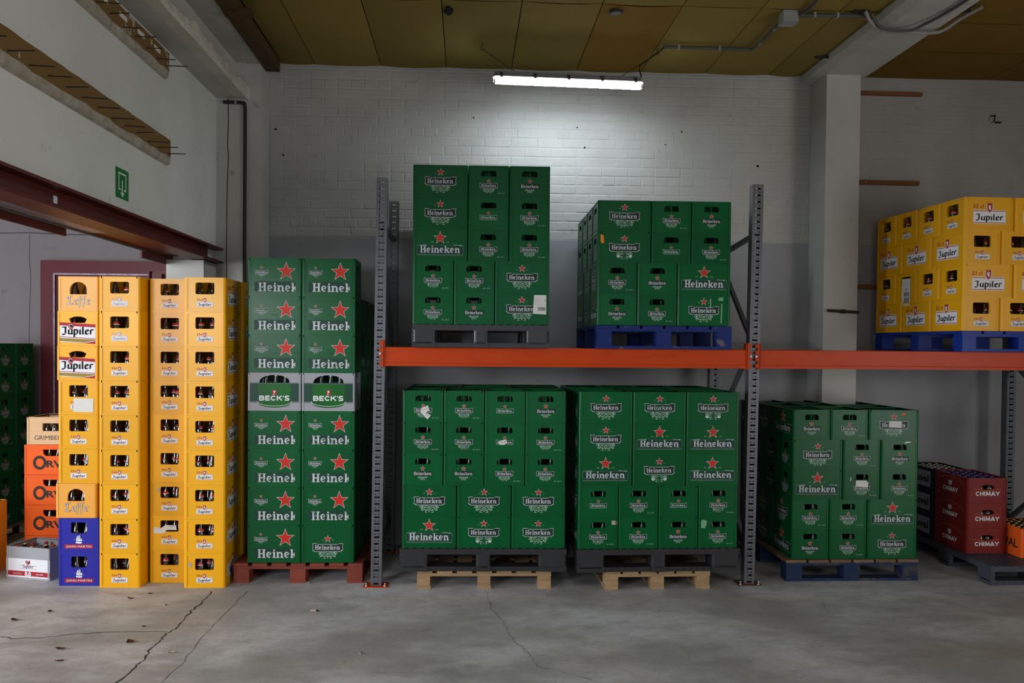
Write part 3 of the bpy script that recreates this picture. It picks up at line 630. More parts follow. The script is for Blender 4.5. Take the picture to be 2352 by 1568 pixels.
KIND = {
 'hk': (crate_body('crate_body', .4015, .3005, .2328, 'green', hs=hole_trap(.112, .154, .196, .012), panel=.022, corner=.014, post=.020), .4015, .3005, .2328),
 'hko': (crate_body('crate_body', .4015, .3005, .2328, 'green', hs=hole_trap(.112, .154, .196, .012), panel=.022, corner=.014, post=.020, div=True), .4015, .3005, .2328),
 'tall': (crate_body('crate_body', .4015, .3005, .2880, 'green', hs=hole_trap(.112, .20, .25, .012), panel=.03, rim=.018, foot=.022), .4015, .3005, .2880),
 'beck': (crate_body('crate_body', .4015, .3005, .2880, 'lgrey', hs=hole_arch(.13, .21, .262), hl=hole_arch(.228, .212, .272)), .4015, .3005, .2880),
 'jup': (crate_body('crate_body', .402, .303, .2545, 'yellow', hs=hole_round(.138, .131, .217, .012), corner=.018, post=.026, panel=.030, ins=.0035, foot=.016), .402, .303, .2545),
 'jst': (crate_body('crate_body', .402, .303, .2545, 'yellow', hs=[(-.052, .168), (.052, .168), (.066, .200)] + arc(0, .192, .062, .024, 20, 160, 6) + [(-.066, .200)], corner=.012, post=.018), .402, .303, .2545),
 'leffe': (crate_body('crate_body', .402, .303, .2545, 'leffe', hs=hole_arch(.124, .124, .216, .035), corner=.018, post=.022, panel=.02), .402, .303, .2545),
 'jm': (crate_body('crate_body', .402, .303, .2545, 'blue', hs=hole_round(.118, .136, .218, .012), corner=.008, post=.02), .402, .303, .2545),
 'grim': (crate_body('crate_body', .44, .33, .222, 'cream', hl=hole_round(.19, .108, .176, .006), hs=hole_round(.12, .108, .176, .006), corner=.006), .44, .33, .222),
 'orval': (crate_body('crate_body', .47, .34, .243, 'orange', hl=[(-.062, .152), (.062, .152), (.080, .168), (.086, .205), (-.086, .205), (-.080, .168)], corner=.012), .47, .34, .243),
 'jzero': (crate_body('crate_body', .386, .30, .245, 'lgrey', corner=.008, div=True, low=.055), .386, .30, .245),
 'chim': (crate_body('crate_body', .47, .344, .2045, 'red', hs=hole_lens(.118, .128, .042), corner=.028, post=.04, ins=.003), .47, .344, .2045),
 'duv': (crate_body('crate_body', .40, .30, .2045, 'navy', corner=.010), .40, .30, .2045),
 'leffe2': (crate_body('crate_body', .42, .30, .275, 'leffe', corner=.012, div=True, low=.05), .42, .30, .275),
}
FACE = {'S': (0, 0), 'N': (PI, 0), 'W': (-PI/2, 1), 'E': (PI/2, 1)}
def crate(kind, loc, rz, label, group, prints=(), cat='crate'):
    """a crate is body + printed parts; prints = [(face, print key)]"""
    me, L, Wd, H = KIND[kind]
    t = thing('beer_crate', label, cat, loc, rz, group)
    put('body', me, t)
    for face, key in prints:
        a, short = FACE[face]; d = (L if short else Wd)/2-.003
        v = Matrix.Rotation(a, 3, 'Z') @ Vector((0, -d, 0))
        for nm, pm in LG[key].items(): put(nm, pm, t, v, a)
    return t
def on_face(t, kind, face, mb, name):
    """a sticker or tape stuck on one face of a crate"""
    me, L, Wd, H = KIND[kind]; a, short = FACE[face]; d = (L if short else Wd)/2-.003
    v = Matrix.Rotation(a, 3, 'Z') @ Vector((0, -d, 0))
    return mb.build(name, t, v, a)
ORD = ['bottom', 'second', 'third', 'fourth', 'fifth', 'sixth', 'seventh', 'eighth', 'ninth']

# ------------------------------------------------------------------ bottles
def bottle_mesh(glass, h, r, cap, neck=None, nr=.0125):
    s = MB()
    s.lathe([(r*.9, 0), (r, .006), (r, h*.55), (r*.86, h*.63), (nr*1.35, h*.76), (nr*1.05, h*.9), (nr, h*.955)], glass, 12)
    s.lathe([(nr*1.15, h*.955), (nr*1.18, h*.985), (nr*.9, h)], cap, 12)
    if neck and neck != 'foil':      # shield-shaped neck label on one side only, white edge
        for rows, m in (([(r*.875, h*.632), (r*.865, h*.650)], 'cap_white'), ([(r*.865, h*.650), (nr*1.60, h*.715)], neck)):
            n = 12; k0 = 4 if m == neck else 5
            vs = [(q*math.cos(2*PI*k/n), q*math.sin(2*PI*k/n), z) for q, z in rows for k in range(k0+1)]
            s.add(vs, [(k, k+1, k0+2+k, k0+1+k) for k in range(k0)], m, True)
    elif neck: s.lathe([(r*.87, h*.635), (nr*1.42, h*.755)], neck, 12)
    return s.mesh('beer_bottle')
B_J = bottle_mesh('glass', .232, .029, 'cap_gold', 'neck_red'); B_G = bottle_mesh('gglass', .205, .029, 'gglass')
B_F = bottle_mesh('glass', .235, .029, 'foil'); B_D = bottle_mesh('gglass', .262, .031, 'foil', 'foil', .016)
B_C = bottle_mesh('glass', .190, .031, 'cap_blue'); B_W = bottle_mesh('glass', .190, .031, 'cap_white'); B_R = bottle_mesh('gglass', .225, .029, 'cap_red')
B_B = bottle_mesh('glass', .225, .029, 'cap_gold')
def bottle(me, t_loc, rz, lx, ly, label, group, zoff=.0105):
    c, s = math.cos(rz), math.sin(rz)
    o = put('beer_bottle', me, None, (t_loc[0]+c*lx-s*ly, t_loc[1]+s*lx+c*ly, t_loc[2]+zoff), random.uniform(0, 6.28))
    return tag(o, label, 'bottle', group)

# ================================================================== SETTING
def struct(name, mb, parent=None):
    o = mb.build(name, parent)
    if not parent: o['kind'] = 'structure'
    return o
YB = 7.32; ZC = 4.30
s = MB(); s.box((-10, -6.3, -.12), (9, 8.3, 0), 'floor'); floor = struct('floor', s)
# cracks: narrow dark strips laid on the slab, their shade put into the colour
def crack(pts, w, seed, m='concrete_crack'):
    rnd = random.Random(seed); q = []
    for (a, b), (c, d) in zip(pts, pts[1:]):
        for k in range(5):
            f = k/5; q.append((a+(c-a)*f+rnd.uniform(-.010, .010), b+(d-b)*f+rnd.uniform(-.006, .006)))
    q.append(pts[-1]); s = MB(); L = []; R = []
    for i, (x, y) in enumerate(q):
        ww = w*rnd.uniform(.4, 1.25)/2; j = min(i+1, len(q)-1); k = max(i-1, 0); dx, dy = q[j][0]-q[k][0], q[j][1]-q[k][1]; l = math.hypot(dx, dy) or 1
        L.append((x-dy/l*ww, y+dx/l*ww)); R.append((x+dy/l*ww, y-dx/l*ww))
    n = len(q); s.add([(x, y, .0012) for x, y in R]+[(x, y, .0012) for x, y in L], [(i, i+1, n+i+1, n+i) for i in range(n-1)], m)
    s.build('crack', floor)
crack([(-1.844, 5.941), (-1.836, 5.673), (-1.849, 5.516), (-1.83, 5.293), (-1.837, 5.156), (-1.863, 5.08), (-1.848, 4.968), (-1.859, 4.827), (-1.832, 4.662), (-1.843, 4.568), (-1.845, 4.347), (-1.85, 3.2)], .011, 1)
crack([(-3.6, 5.06), (-2.85, 5.048), (-2.755, 5.016), (-2.579, 5.027), (-2.423, 5.084), (-2.249, 5.11), (-1.863, 5.118)], .008, 2)
crack([(-1.585, 5.948), (-1.601, 5.669), (-1.611, 5.355), (-1.62, 5.075), (-1.598, 4.625), (-1.615, 4.341)], .004, 3, 'hairline')
crack([(.155, 5.95), (.165, 5.836), (.182, 5.497), (.241, 5.32), (.272, 5.075), (.316, 4.886), (.382, 4.711), (.417, 4.516), (.566, 4.422), (.738, 4.285)], .0035, 4, 'hairline')
crack([(2.15, 5.85), (2.55, 5.62), (2.5, 5.4)], .003, 5, 'hairline')

# back wall: grey dado below, painted brick above
s = MB(); s.box((-2.2, YB, 0), (9, YB+.3, 2.775), 'w_grey'); s.box((-2.2, YB+.006, 2.775), (3.3, YB+.3, 4.4), 'w_brick'); s.box((3.3, YB, 2.775), (9, YB+.3, 4.4), 'w_right')
wall_back = struct('wall_back', s)
rb = random.Random(5); bricks = []
row = 0; z = 2.779
while z < 4.28:
    h = min(.083, 4.296-z); hdr = row % 5 == 1
    bl = .12 if hdr else .24
    x = -1.775 - (bl/2 if row % 2 else 0)
    while x < 3.15:
        x0, x1 = max(x, -1.775), min(x+bl, 3.15)
        if x1-x0 > .03: bricks.append((x0, x1, z, z+h))
        x += bl
    z += .083; row += 1
def brick_geo(s, x0, x1, z0, z1):
    d = rb.uniform(.0012, .0040); g = rb.uniform(.0008, .0026); gv = rb.uniform(.0002, .0012); e = .0085; y = YB+.006; f = YB+.004-d+.002
    a = [(x0+gv, y, z0+g), (x1-gv, y, z0+g), (x1-gv, y, z1-g), (x0+gv, y, z1-g)]
    b = [(x0+gv+e, f, z0+g+e), (x1-gv-e, f+rb.uniform(-.001, .001), z0+g+e), (x1-gv-e, f, z1-g-e), (x0+gv+e, f+rb.uniform(-.001, .001), z1-g-e)]
    s.add(a+b, [(4, 5, 6, 7), (0, 1, 5, 4), (1, 2, 6, 5), (2, 3, 7, 6), (3, 0, 4, 7)], 'w_brick')
# the largest 290 are bricks of their own, the rest (hidden behind stacks, thin headers) one part
full = sorted(bricks, key=lambda b: -(b[1]-b[0])*(b[3]-b[2])+.0001*abs((b[0]+b[1])/2-.6))
for b in full[:290]:
    s = MB(); brick_geo(s, *b); s.build('brick', wall_back)
s = MB()
for b in full[290:]: brick_geo(s, *b)
tag(s.build('brick_remainder', wall_back), kind='stuff')
# small holes and plugs in the brickwork
s = MB()
for x, z, r in ((-1.72, 3.73, .008), (-1.65, 3.50, .008), (.05, 3.87, .006), (.99, 3.80, .006), (1.06, 3.62, .007), (2.66, 3.48, .011), (1.95, 3.78, .006), (-.35, 3.3, .006), (1.80, 3.66, .005)):
    s.prism([(x+r*math.cos(k*PI/4), z+r*math.sin(k*PI/4)) for k in range(8)], YB-.004, YB+.006, 'dark', lambda x, y, z: (x, z, y))
s.build('drill_hole', wall_back)

# left wall with the wide opening into the side room
XL = -2.15
s = MB(); s.box((-2.45, -6.3, 2.626), (XL, 7.2, 4.4), 'w_left'); s.box((-2.45, 6.69, 0), (XL, 7.2, 2.49), 'w_left'); s.box((-2.45, 6.84, 2.49), (XL-.03, 7.2, 2.626), 'w_left'); s.box((-2.45, -6.3, 0), (XL, .69, 2.626), 'w_left'); struct('wall_left', s)
# corner column in front of the back wall
s = MB(); s.box((-2.2, 7.02, 0), (-1.905, 7.5, 4.30), 'w_col'); s.box((-1.905, 7.045, 0), (-1.778, 7.5, 4.30), 'w_col'); tc = struct('trim_1', s)
s = MB()
q = [(-2.052, 3.93), (-2.048, 3.7), (-2.055, 3.5), (-2.046, 3.42), (-2.056, 3.2), (-2.06, 2.9), (-2.062, 2.6), (-2.06, 2.2), (-2.063, 1.7)]
for (a, b), (c, d) in zip(q, q[1:]): s.bar((a, 7.019, b), (c, 7.019, d), .006, .004, 'concrete_crack', (0, 1, 0))
s.build('crack', tc)
# right pillar
s = MB(); s.box((3.15, 7.0, 0), (3.455, 7.4, 4.30), 'w_col'); struct('trim_2', s)
# concrete beams under the ceiling
s = MB()
s.box((-2.30, -6.3, 4.21), (-1.775, 7.2, 4.42), 'w_beam')
s.box((-2.46, -6.3, 3.905), (-1.985, 7.15, 4.23), 'w_beam')
up = struct('trim_3', s)
# rough chipped lower edge of the beam
s = MB(); rr = random.Random(3); n = 230; ys = [-1+8.15*k/n for k in range(n+1)]; slow = [rr.uniform(-1, 1) for k in range(80)]
pr = []
for y in ys:
    f = (y+1)*6; i0 = int(f); w0 = f-i0; sl = slow[i0]*(1-w0)+slow[i0+1]*w0; j = sl*.012+rr.uniform(-.006, .006)
    pr.append([(-1.985, y, 3.905), (-1.885+j*.5, y, 3.900), (-1.872+j, y, 3.935+j), (-1.88+j*1.6, y, 3.995+sl*.022+rr.uniform(-.008, .008)), (-1.985, y, 4.02)])
s.add([p for q in pr for p in q], [(i*5+k, (i+1)*5+k, (i+1)*5+k+1, i*5+k+1) for i in range(n) for k in range(4)], 'w_chip')
s.add(pr[-1], [(0, 1, 2, 3, 4)], 'w_chip')
s.build('chipped_edge', up)
s = MB(); s.prism([(3.045, 4.40), (3.065, 4.258), (3.14, 4.222), (3.52, 4.222), (3.575, 4.31), (3.575, 4.40)], -6.3, YB, 'w_beam', lambda x, z, y: (x, y, z)); struct('trim_4', s)
# ceiling: boards hung under a slab
s = MB(); s.box((-10, -6.3, 4.36), (9, 8.3, 4.5), 'ceil'); ceiling = struct('ceiling', s)
def panel(x0, x1, y0, y1, m, sag=.012):
    s = MB(); n = 4; g = .0035; zz = ZC
    vs = []
    for j in range(n+1):
        for i in range(n+1):
            u, v = i/n, j/n; vs.append((x0+g+(x1-x0-2*g)*u, y0+g+(y1-y0-2*g)*v, zz+.012-sag*math.sin(PI*u)*(.6+.4*math.sin(PI*v))))
    fs = [(j*(n+1)+i, (j+1)*(n+1)+i, (j+1)*(n+1)+i+1, j*(n+1)+i+1) for j in range(n) for i in range(n)]
    s.add(vs, fs, m, True)
    s.box((x0+g, y0+g, zz+.013), (x1-g, y1-g, zz+.055), m)
    s.build('ceiling_panel', ceiling)
xs = [-1.66, -1.37, -.785, -.2, .386, .975, 1.566, 2.155, 2.745, 3.06]
for y0, y1 in ((5.885, 7.315), (4.455, 5.875), (3.0, 4.445)):
    for k, (a, b) in enumerate(zip(xs, xs[1:])): panel(a, b, y0, y1, 'ceil_y' if k == 5 and y0 > 5 else 'ceil', .010+.012*((k*7) % 3)/2)
for a, b in ((3.56, 4.8), (4.8, 6.05), (6.05, 7.3)):
    for y0, y1 in ((6.65, 7.315), (6.05, 6.645), (5.45, 6.045), (4.85, 5.445), (4.25, 4.845)): panel(a, b, y0, y1, 'ceil_b', .008)
# torn spots in the boards
s = MB(); 
rt = random.Random(9)
s.prism([(-.150+.034*(1+rt.uniform(-.3, .3))*math.cos(k*PI/7), 6.06+.075*(1+rt.uniform(-.25, .2))*math.sin(k*PI/7)) for k in range(14)], ZC-.003, ZC+.004, 'dark')
s.build('torn_spot', ceiling)
# unseen frame and pane added round the overhead light; slab above is closed
s = MB()
for a, b in (((-1.8, -1.0), (-1.7, 1.8)), ((3.3, -1.0), (3.4, 1.8)), ((-1.7, -1.0), (3.3, -.9)), ((-1.7, 1.7), (3.3, 1.8))): s.box((a[0], a[1], 4.24), (b[0], b[1], 4.37), 'w_col')
wn = struct('added_rooflight_1', s); s = MB(); s.box((-1.7, -.9, 4.30), (3.3, 1.7, 4.31), 'ink_white'); s.build('pane', wn)
# front wall and gate openings (behind the camera), right wall, side room
s = MB(); s.box((-10, -6.4, 0), (-1.2, -6.2, 4.4), 'w_left'); s.box((3.6, -6.4, 0), (9, -6.2, 4.4), 'w_left'); s.box((-1.2, -6.4, 3.7), (3.6, -6.2, 4.4), 'w_left'); struct('wall_front', s)
s = MB(); s.box((6.6, -6.3, 0), (6.8, -1.5, 4.4), 'w_right'); s.box((6.6, 2.3, 0), (6.8, 8.3, 4.4), 'w_right'); s.box((6.6, -1.5, 3.7), (6.8, 2.3, 4.4), 'w_right'); struct('wall_right', s)
YS = 7.95
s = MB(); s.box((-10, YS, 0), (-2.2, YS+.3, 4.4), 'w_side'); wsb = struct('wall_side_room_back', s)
q = [(-5.2, 2.85), (-4.8, 2.84), (-4.46, 2.852), (-4.2, 2.858), (-3.9, 2.848), (-3.5, 2.845), (-3.2, 2.84), (-2.9, 2.846)]
s = MB()
for (a, b), (c, d) in zip(q, q[1:]): s.bar((a, YS-.001, b), (c, YS-.001, d), .009, .004, 'concrete_crack', (0, 1, 0))
q = [(-4.20, 2.84), (-4.205, 2.6), (-4.19, 2.42), (-4.20, 2.2), (-4.21, 1.8), (-4.205, 1.2)]
for (a, b), (c, d) in zip(q, q[1:]): s.bar((a, YS-.001, b), (c, YS-.001, d), .003, .003, 'concrete_crack', (0, 1, 0))
s.build('crack', wsb)
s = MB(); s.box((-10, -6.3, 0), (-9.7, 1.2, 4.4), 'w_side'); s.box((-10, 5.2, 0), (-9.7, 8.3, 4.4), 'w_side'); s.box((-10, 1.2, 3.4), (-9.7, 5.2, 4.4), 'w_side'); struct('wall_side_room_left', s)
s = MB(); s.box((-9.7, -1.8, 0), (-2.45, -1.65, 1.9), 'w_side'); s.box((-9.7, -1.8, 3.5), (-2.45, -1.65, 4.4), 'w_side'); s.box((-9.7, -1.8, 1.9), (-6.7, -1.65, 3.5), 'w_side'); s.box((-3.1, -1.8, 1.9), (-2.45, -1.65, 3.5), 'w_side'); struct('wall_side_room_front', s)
# crimson door in the side room
d = MB(); x0, x1 = -4.07, -2.60; zt = 2.592
d.box((x0, YS-.06, 0), (x0+.12, YS, zt), 'crimson'); d.box((x1-.12, YS-.06, 0), (x1, YS, zt), 'crimson'); d.box((x0+.12, YS-.06, zt-.125), (x1-.12, YS, zt), 'crimson')
door = struct('door_1', d)
s = MB(); s.box((x0+.125, YS-.045, .02), (x1-.125, YS-.01, zt-.13), 'crimson'); s.build('door_leaf', door)
s = MB(); s.box((x0+.12, YS-.064, zt-.137), (x1-.42, YS-.05, zt-.121), 'bandsteel'); s.box((x0+.12, YS-.064, 0.1), (x0+.135, YS-.05, zt-.137), 'bandsteel'); s.build('metal_edging', door)

# steel lintel over the opening: I-beam with guide rail on its far side
t = thing('steel_lintel', 'dark red steel I-beam over the wide opening in the left wall', 'beam', (XL, 1.0, 2.495))
s = MB(); y1 = 6.10
s.box((-.10, -.3, .112), (.062, y1+.02, .128), 'redsteel'); s.box((-.10, -.3, 0), (.062, y1-.0, .016), 'redsteel'); s.box((-.03, -.3, .016), (-.012, 5.83, .112), 'redsteel')
s.build('i_beam', t)
s = MB(); s.box((-.305, -.3, .02), (-.10, 4.30, .03), 'bandsteel'); s.build('soffit_plate', t)
s = MB(); s.box((-.305, 4.30, .03), (-.10, 5.75, .04), 'oxorange'); s.build('primed_soffit_plate', t)
s = MB(); s.box((-.315, -.3, -.035), (-.300, 4.05, .06), 'redsteel'); s.build('rail_fascia', t)
s = MB(); s.box((-.315, 4.05, .015), (-.300, 5.2, .06), 'oxorange'); s.build('primed_rail_fascia', t)
s = MB(); s.box((-.315, 5.2, -.04), (-.300, 6.05, .06), 'redsteel'); s.build('rail_fascia', t)
s = MB(); s.box((-.29, -.3, .008), (-.275, 5.2, .02), 'galv_dark'); s.build('guide_rail', t)
s = MB(); s.box((-.0119, 3.32, .045), (-.0109, 3.36, .085), 'ink_white'); s.build('paint_chip', t)
# steel post of the sliding gate
t = thing('gate_post', 'dark red and grey steel gate post beneath the end of lintel', 'post', (-2.60, 6.95, 0))
s = MB(); s.box((-.10, 0, 0), (-.085, .05, 2.42), 'redsteel'); s.box((-.085, .04, 0), (.05, .05, 2.42), 'redsteel'); s.box((.05, 0, 0), (.065, .05, 2.42), 'redsteel'); s.build('channel', t)
s = MB(); s.box((-.06, -.01, 2.14), (.02, .005, 2.40), 'crimson'); s.lathe([(.011, 0), (.011, .006), (.006, .010)], 'dark', 8, (-.02, -.012, 2.30)); s.build('bolted_plate', t)
s = MB(); s.box((.085, .0, 0), (.13, .012, 2.42), 'galv'); s.box((.073, -.02, 0), (.085, .012, 2.42), 'redsteel'); s.build('flat_bar', t)

# ochre boards with rows of nails on the left wall
def nail_board(label, z0, z1, y0, y1, proud, nails):
    t = thing('nail_board', label, 'board', (XL+.001, y0, z0))
    r = random.Random(int(z0*100)); n = int((y1-y0)/.09); h = z1-z0; L = y1-y0
    s = MB(); pts = []
    for k in range(n+1):
        y = L*k/n; pts.append((y, .058+(r.uniform(-.010, .008) if 0 < k < n else 0)))
    bot = [(proud, y, b) for y, b in pts]; top = [(proud, y, h+(r.uniform(-.0025, .0025) if 0 < k < n else 0)) for k, (y, b) in enumerate(pts)]
    tb = [(0, y, h) for y, b in pts]; bb = [(0, y, b) for y, b in pts]
    m = n+1; vs = bot+top+tb+bb; fs = []
    for k in range(n): fs += [(k, k+1, m+k+1, m+k), (m+k, m+k+1, 2*m+k+1, 2*m+k), (3*m+k, 3*m+k+1, k+1, k)]
    fs += [(0, m, 2*m, 3*m), (n, 3*m+n, 2*m+n, m+n)]
    s.add(vs, fs, 'strip'); s.build('board', t)
    s = MB(); p2 = [(0, 0, 0)]; vs = []
    for y, b in pts: vs += [(0, y, 0), (proud*.75+r.uniform(-.008, .006), y, .012+r.uniform(-.006, .006)), (proud*.98, y, b+.002), (0, y, b+.002)]
    fs = [(4*k+i, 4*k+4+i, 4*k+4+(i+1) % 4, 4*k+(i+1) % 4) for k in range(n) for i in range(4)]
    fs += [(0, 1, 2, 3), (4*n+3, 4*n+2, 4*n+1, 4*n)]
    s.add(vs, fs, 'plaster'); s.build('plaster_bed', t)
    for k in range(nails):
        y = .15+(L-.2)*k/(nails-1); zz = .075+r.uniform(-.004, .01)
        s = MB(); s.tube([(proud-.02, y, zz), (proud+.125+r.uniform(-.03, .02), y+r.uniform(-.02, .02), zz+r.uniform(-.008, .008))], .0035, 'nail', 5); s.build('nail', t)
    return t, h, L
t, h, L = nail_board('long ochre board with nails on left wall above the green sign', 3.075, 3.255, 2.4, 5.87, .03, 19)
t, h, L = nail_board('upper ochre board with nails on left wall below the concrete beam', 3.675, 3.862, 2.4, 5.84, .03, 19)
for k in range(4):
    s = MB(); s.box((.0305, 2.35+.27*k, .120), (.032, 2.46+.27*k, .150), 'paper'); s.rect(0, 0, 0, 0, 'ink'); s.build('paper_tag', t)
# exit sign
t = thing('exit_sign', 'green emergency exit sign with white downward arrow on left wall', 'sign', (XL, 5.13, 2.705))
s = MB(); s.box((0, -.093, 0), (.003, .093, .186), 'signg'); s.box((0, -.093, -.006), (.002, .093, .01), 'paper'); s.build('plate', t)
s = MB()
def lr(y0, z0, y1, z1): s.box((.003, y0, z0), (.0036, y1, z1), 'ink_white')
lr(-.055, .150, .055, .160); lr(-.055, .061, -.046, .150); lr(.046, .061, .055, .150); lr(-.055, .052, -.020, .061); lr(.020, .052, .055, .061); lr(-.006, .040, .006, .115)
s.add([(.0036, -.028, .040), (.0036, .028, .040), (.0036, 0, .010)], [(0, 2, 1)], 'ink_white'); s.build('arrow_pictogram', t)

# timber batten along the left edge of the ceiling
t = thing('ceiling_batten', 'dark brown timber batten along left edge of the ceiling', 'batten', (-1.715, 7.2, 4.2))
s = MB(); s.box((-.055, -4.5, 0), (.06, 0, .09), 'batten'); s.build('batten_board', t)
s = MB(); s.box((-.055, -1.28, -.012), (.15, -1.20, .03), 'batten'); s.build('cross_piece', t)
# wooden rails on the wall right of the pillar
for z0, z1, x1, lab in ((4.148, 4.180, 4.187, 'topmost short wooden batten on right wall under the ceiling'), (3.328, 3.367, 4.173, 'middle short wooden batten on right wall beside white pillar'), (2.365, 2.405, 4.19, 'lowest wooden batten on right wall, partly behind yellow crates')):
    t = thing('wall_batten', lab, 'batten', (3.46, YB, z0)); w = x1-3.46
    s = MB(); s.prism([(0, 0), (w-.01, -.004), (w, (z1-z0)*.4), (w-.004, z1-z0-.002), (0, z1-z0)], -.028, 0, 'rail', lambda x, z, y: (x, y, z)); s.build('batten_board', t)
    for u in (.2, w-.06):
        s = MB(); s.tube([(u, -.0335, .02), (u, -.028, .02)], .005, 'bolt', 6); s.build('screw', t)
# steel bar stub on the pillar
t = thing('steel_stub', 'dark threaded steel bar sticking out across the white pillar', 'bar', (3.20, 6.975, 2.145))
s = MB(); s.tube([(-.02, 0, .002), (.26, 0, -.012)], .013, 'nail', 8); s.build('rod', t)
s = MB(); s.tube([(.10, .0, -.004), (.135, 0, -.005)], .020, 'nail', 6); s.build('nut', t)
s = MB(); s.tube([(.118, .002, -.005), (.118, .03, -.005)], .008, 'nail', 6); s.build('stem', t)
# small hook high on the right wall
t = thing('wall_hook', 'small rusty hook high on the right wall', 'hook', (4.86, YB, 3.98))
s = MB(); s.tube([(0, 0, 0), (0, -.05, -.004), (-.01, -.055, -.06), (-.03, -.05, -.07)], .007, 'nail', 6); s.build('hook_rod', t)
s = MB(); s.box((.03, -.03, -.065), (.08, 0, -.055), 'nail'); s.build('stub', t)

# ------------------------------------------------------------------ conduits and junction box on the ceiling
t = thing('junction_box', 'pale grey junction box on ceiling right of the lamp', 'box', (2.37, 5.93, ZC-.075))
s = MB(); s.box((-.055, -.05, 0), (.055, .05, .078), 'box'); s.build('housing', t)
s = MB(); s.box((-.058, -.053, -.006), (.058, .053, .012), 'box'); s.build('lid', t)
def conduit(label, pts, r, m, clips=()):
    q = []
    for i in range(len(pts)-1):      # Catmull-Rom through the points
        P = [Vector(pts[max(0, min(len(pts)-1, i+k))]) for k in (-1, 0, 1, 2)]
        for k in range(5):
            f = k/5; q.append(tuple(.5*(2*P[1]+(P[2]-P[0])*f+(2*P[0]-5*P[1]+4*P[2]-P[3])*f*f+(3*P[1]-P[0]-3*P[2]+P[3])*f**3)))
    pts = q+[pts[-1]]
    p0 = pts[0]; t = thing('cable_conduit', label, 'conduit', p0)
    s = MB(); s.tube([tuple(a-b for a, b in zip(p, p0)) for p in pts], r, m, 8); s.build('tube', t)
    for c in clips:
        q = tuple(a-b for a, b in zip(c, p0)); s = MB(); s.box((q[0]-.009, q[1]-.017, q[2]-.016), (q[0]+.009, q[1]+.017, q[2]+.018), 'pipe2'); s.build('pipe_clip', t)
zc = 4.272
conduit('dark grey conduit on ceiling running right from the lamp cable', [(1.60, 6.585, zc), (2.0, 6.59, zc), (2.28, 6.595, zc), (2.335, 6.56, zc), (2.35, 6.3, zc), (2.35, 5.99, zc)], .013, 'pipe', [(1.72, 6.586, zc), (2.06, 6.592, zc), (2.345, 6.45, zc), (2.35, 6.15, zc)])
conduit('dark grey conduit on ceiling between junction box and concrete beam', [(2.44, 5.90, zc), (2.6, 5.89, zc), (2.84, 5.88, zc), (2.95, 5.86, zc-.01)], .013, 'pipe', [(2.55, 5.892, zc), (2.72, 5.886, zc)])
conduit('pale bent conduit looping under the right concrete beam', [(2.90, 5.82, 4.285), (2.96, 5.86, 4.22), (3.08, 5.92, 4.19), (3.3, 5.94, 4.185), (3.52, 5.93, 4.19), (3.62, 5.83, 4.25), (3.70, 5.70, 4.285)], .013, 'pipe2')
conduit('dark cable tube crossing beneath the right beam towards the camera', [(2.95, 5.83, 4.27), (3.05, 5.87, 4.185), (3.25, 5.88, 4.172), (3.34, 5.80, 4.195), (3.40, 5.5, 4.205), (3.41, 4.8, 4.205)], .011, 'pipe', [(3.395, 5.6, 4.205)])
conduit('thin dark cable from junction box towards the camera', [(2.43, 5.89, 4.265), (2.47, 5.80, 4.28), (2.46, 5.68, 4.275), (2.44, 5.4, 4.285), (2.44, 4.8, 4.285)], .012, 'pipe')
conduit('black downpipe in the left corner column', [(-2.085, 7.0, 3.868), (-1.99, 7.0, 3.868), (-1.925, 7.0, 3.864), (-1.905, 7.0, 3.835), (-1.902, 7.0, 3.6), (-1.905, 7.0, 2.4), (-1.905, 7.0, .05)], .015, 'nail', [(-1.98, 7.0, 3.868)])
# dark ceiling hooks
for x, y, lab in ((2.995, 6.77, 'small dark iron bracket where ceiling meets right beam'), (2.88, 5.84, 'dark iron cable bracket on ceiling beside the right beam'), (3.60, 5.78, 'dark iron bracket on brown ceiling right of the beam')):
    t = thing('iron_bracket', lab, 'bracket', (x, y, ZC-.02)); s = MB(); s.box((-.05, -.008, 0), (.06, .008, .022), 'nail'); s.build('flat_bar', t)
    s = MB(); s.box((-.01, -.012, -.012), (.012, .012, 0), 'nail'); s.build('lug', t)
t = thing('cover_plate', 'round grey cover plate on the ceiling above the lamp', 'cover', (1.09, 5.98, ZC-.012)); s = MB(); s.prism([(.052*math.cos(k*PI/8), .046*math.sin(k*PI/8)) for k in range(16)], -.002, .012, 'nail'); s.prism([(.036*math.cos(k*PI/6), .032*math.sin(k*PI/6)) for k in range(12)], -.005, -.002, 'pipe'); s.build('disc', t)

# ------------------------------------------------------------------ fluorescent lamp on chains
xa, xb, yl = .195, 1.455, 6.69
t = thing('fluorescent_lamp', 'lit fluorescent batten lamp hanging on two chains from the ceiling', 'lamp', (.825, yl, 3.968), 0)
t.rotation_euler = (0, math.radians(1.0), 0)
def capsule(hl, hy, z0, z1, m, k=6):
    pr = [(hl-hy+hy*math.cos(a), hy*math.sin(a)) for a in [(-PI/2+PI*i/k) for i in range(k+1)]] + [(-hl+hy+hy*math.cos(a), hy*math.sin(a)) for a in [(PI/2+PI*i/k) for i in range(k+1)]]
    s = MB(); s.prism(pr, z0, z1, m); return s
s = capsule(.615, .048, .052, .088, 'lampgrey'); s.build('housing', t)
s = capsule(.628, .054, .046, .056, 'lampgrey'); s.build('rim', t)
M['diffuser'] = mat('clear_diffuser', (0.85, 0.88, 0.92), 0.25); b = M['diffuser'].node_tree.nodes['Principled BSDF']; b.inputs['Transmission Weight'].default_value = 0.0
M['diffuser'].node_tree.nodes['Principled BSDF'].inputs['Emission Color'].default_value = (0.80, 0.90, 1.0, 1); b.inputs['Emission Strength'].default_value = 0.55
M['tube_front'] = mat('lit_lens_front', (1, 1, 1), 0.4, emit=((0.86, 0.93, 1.0), 9.0))
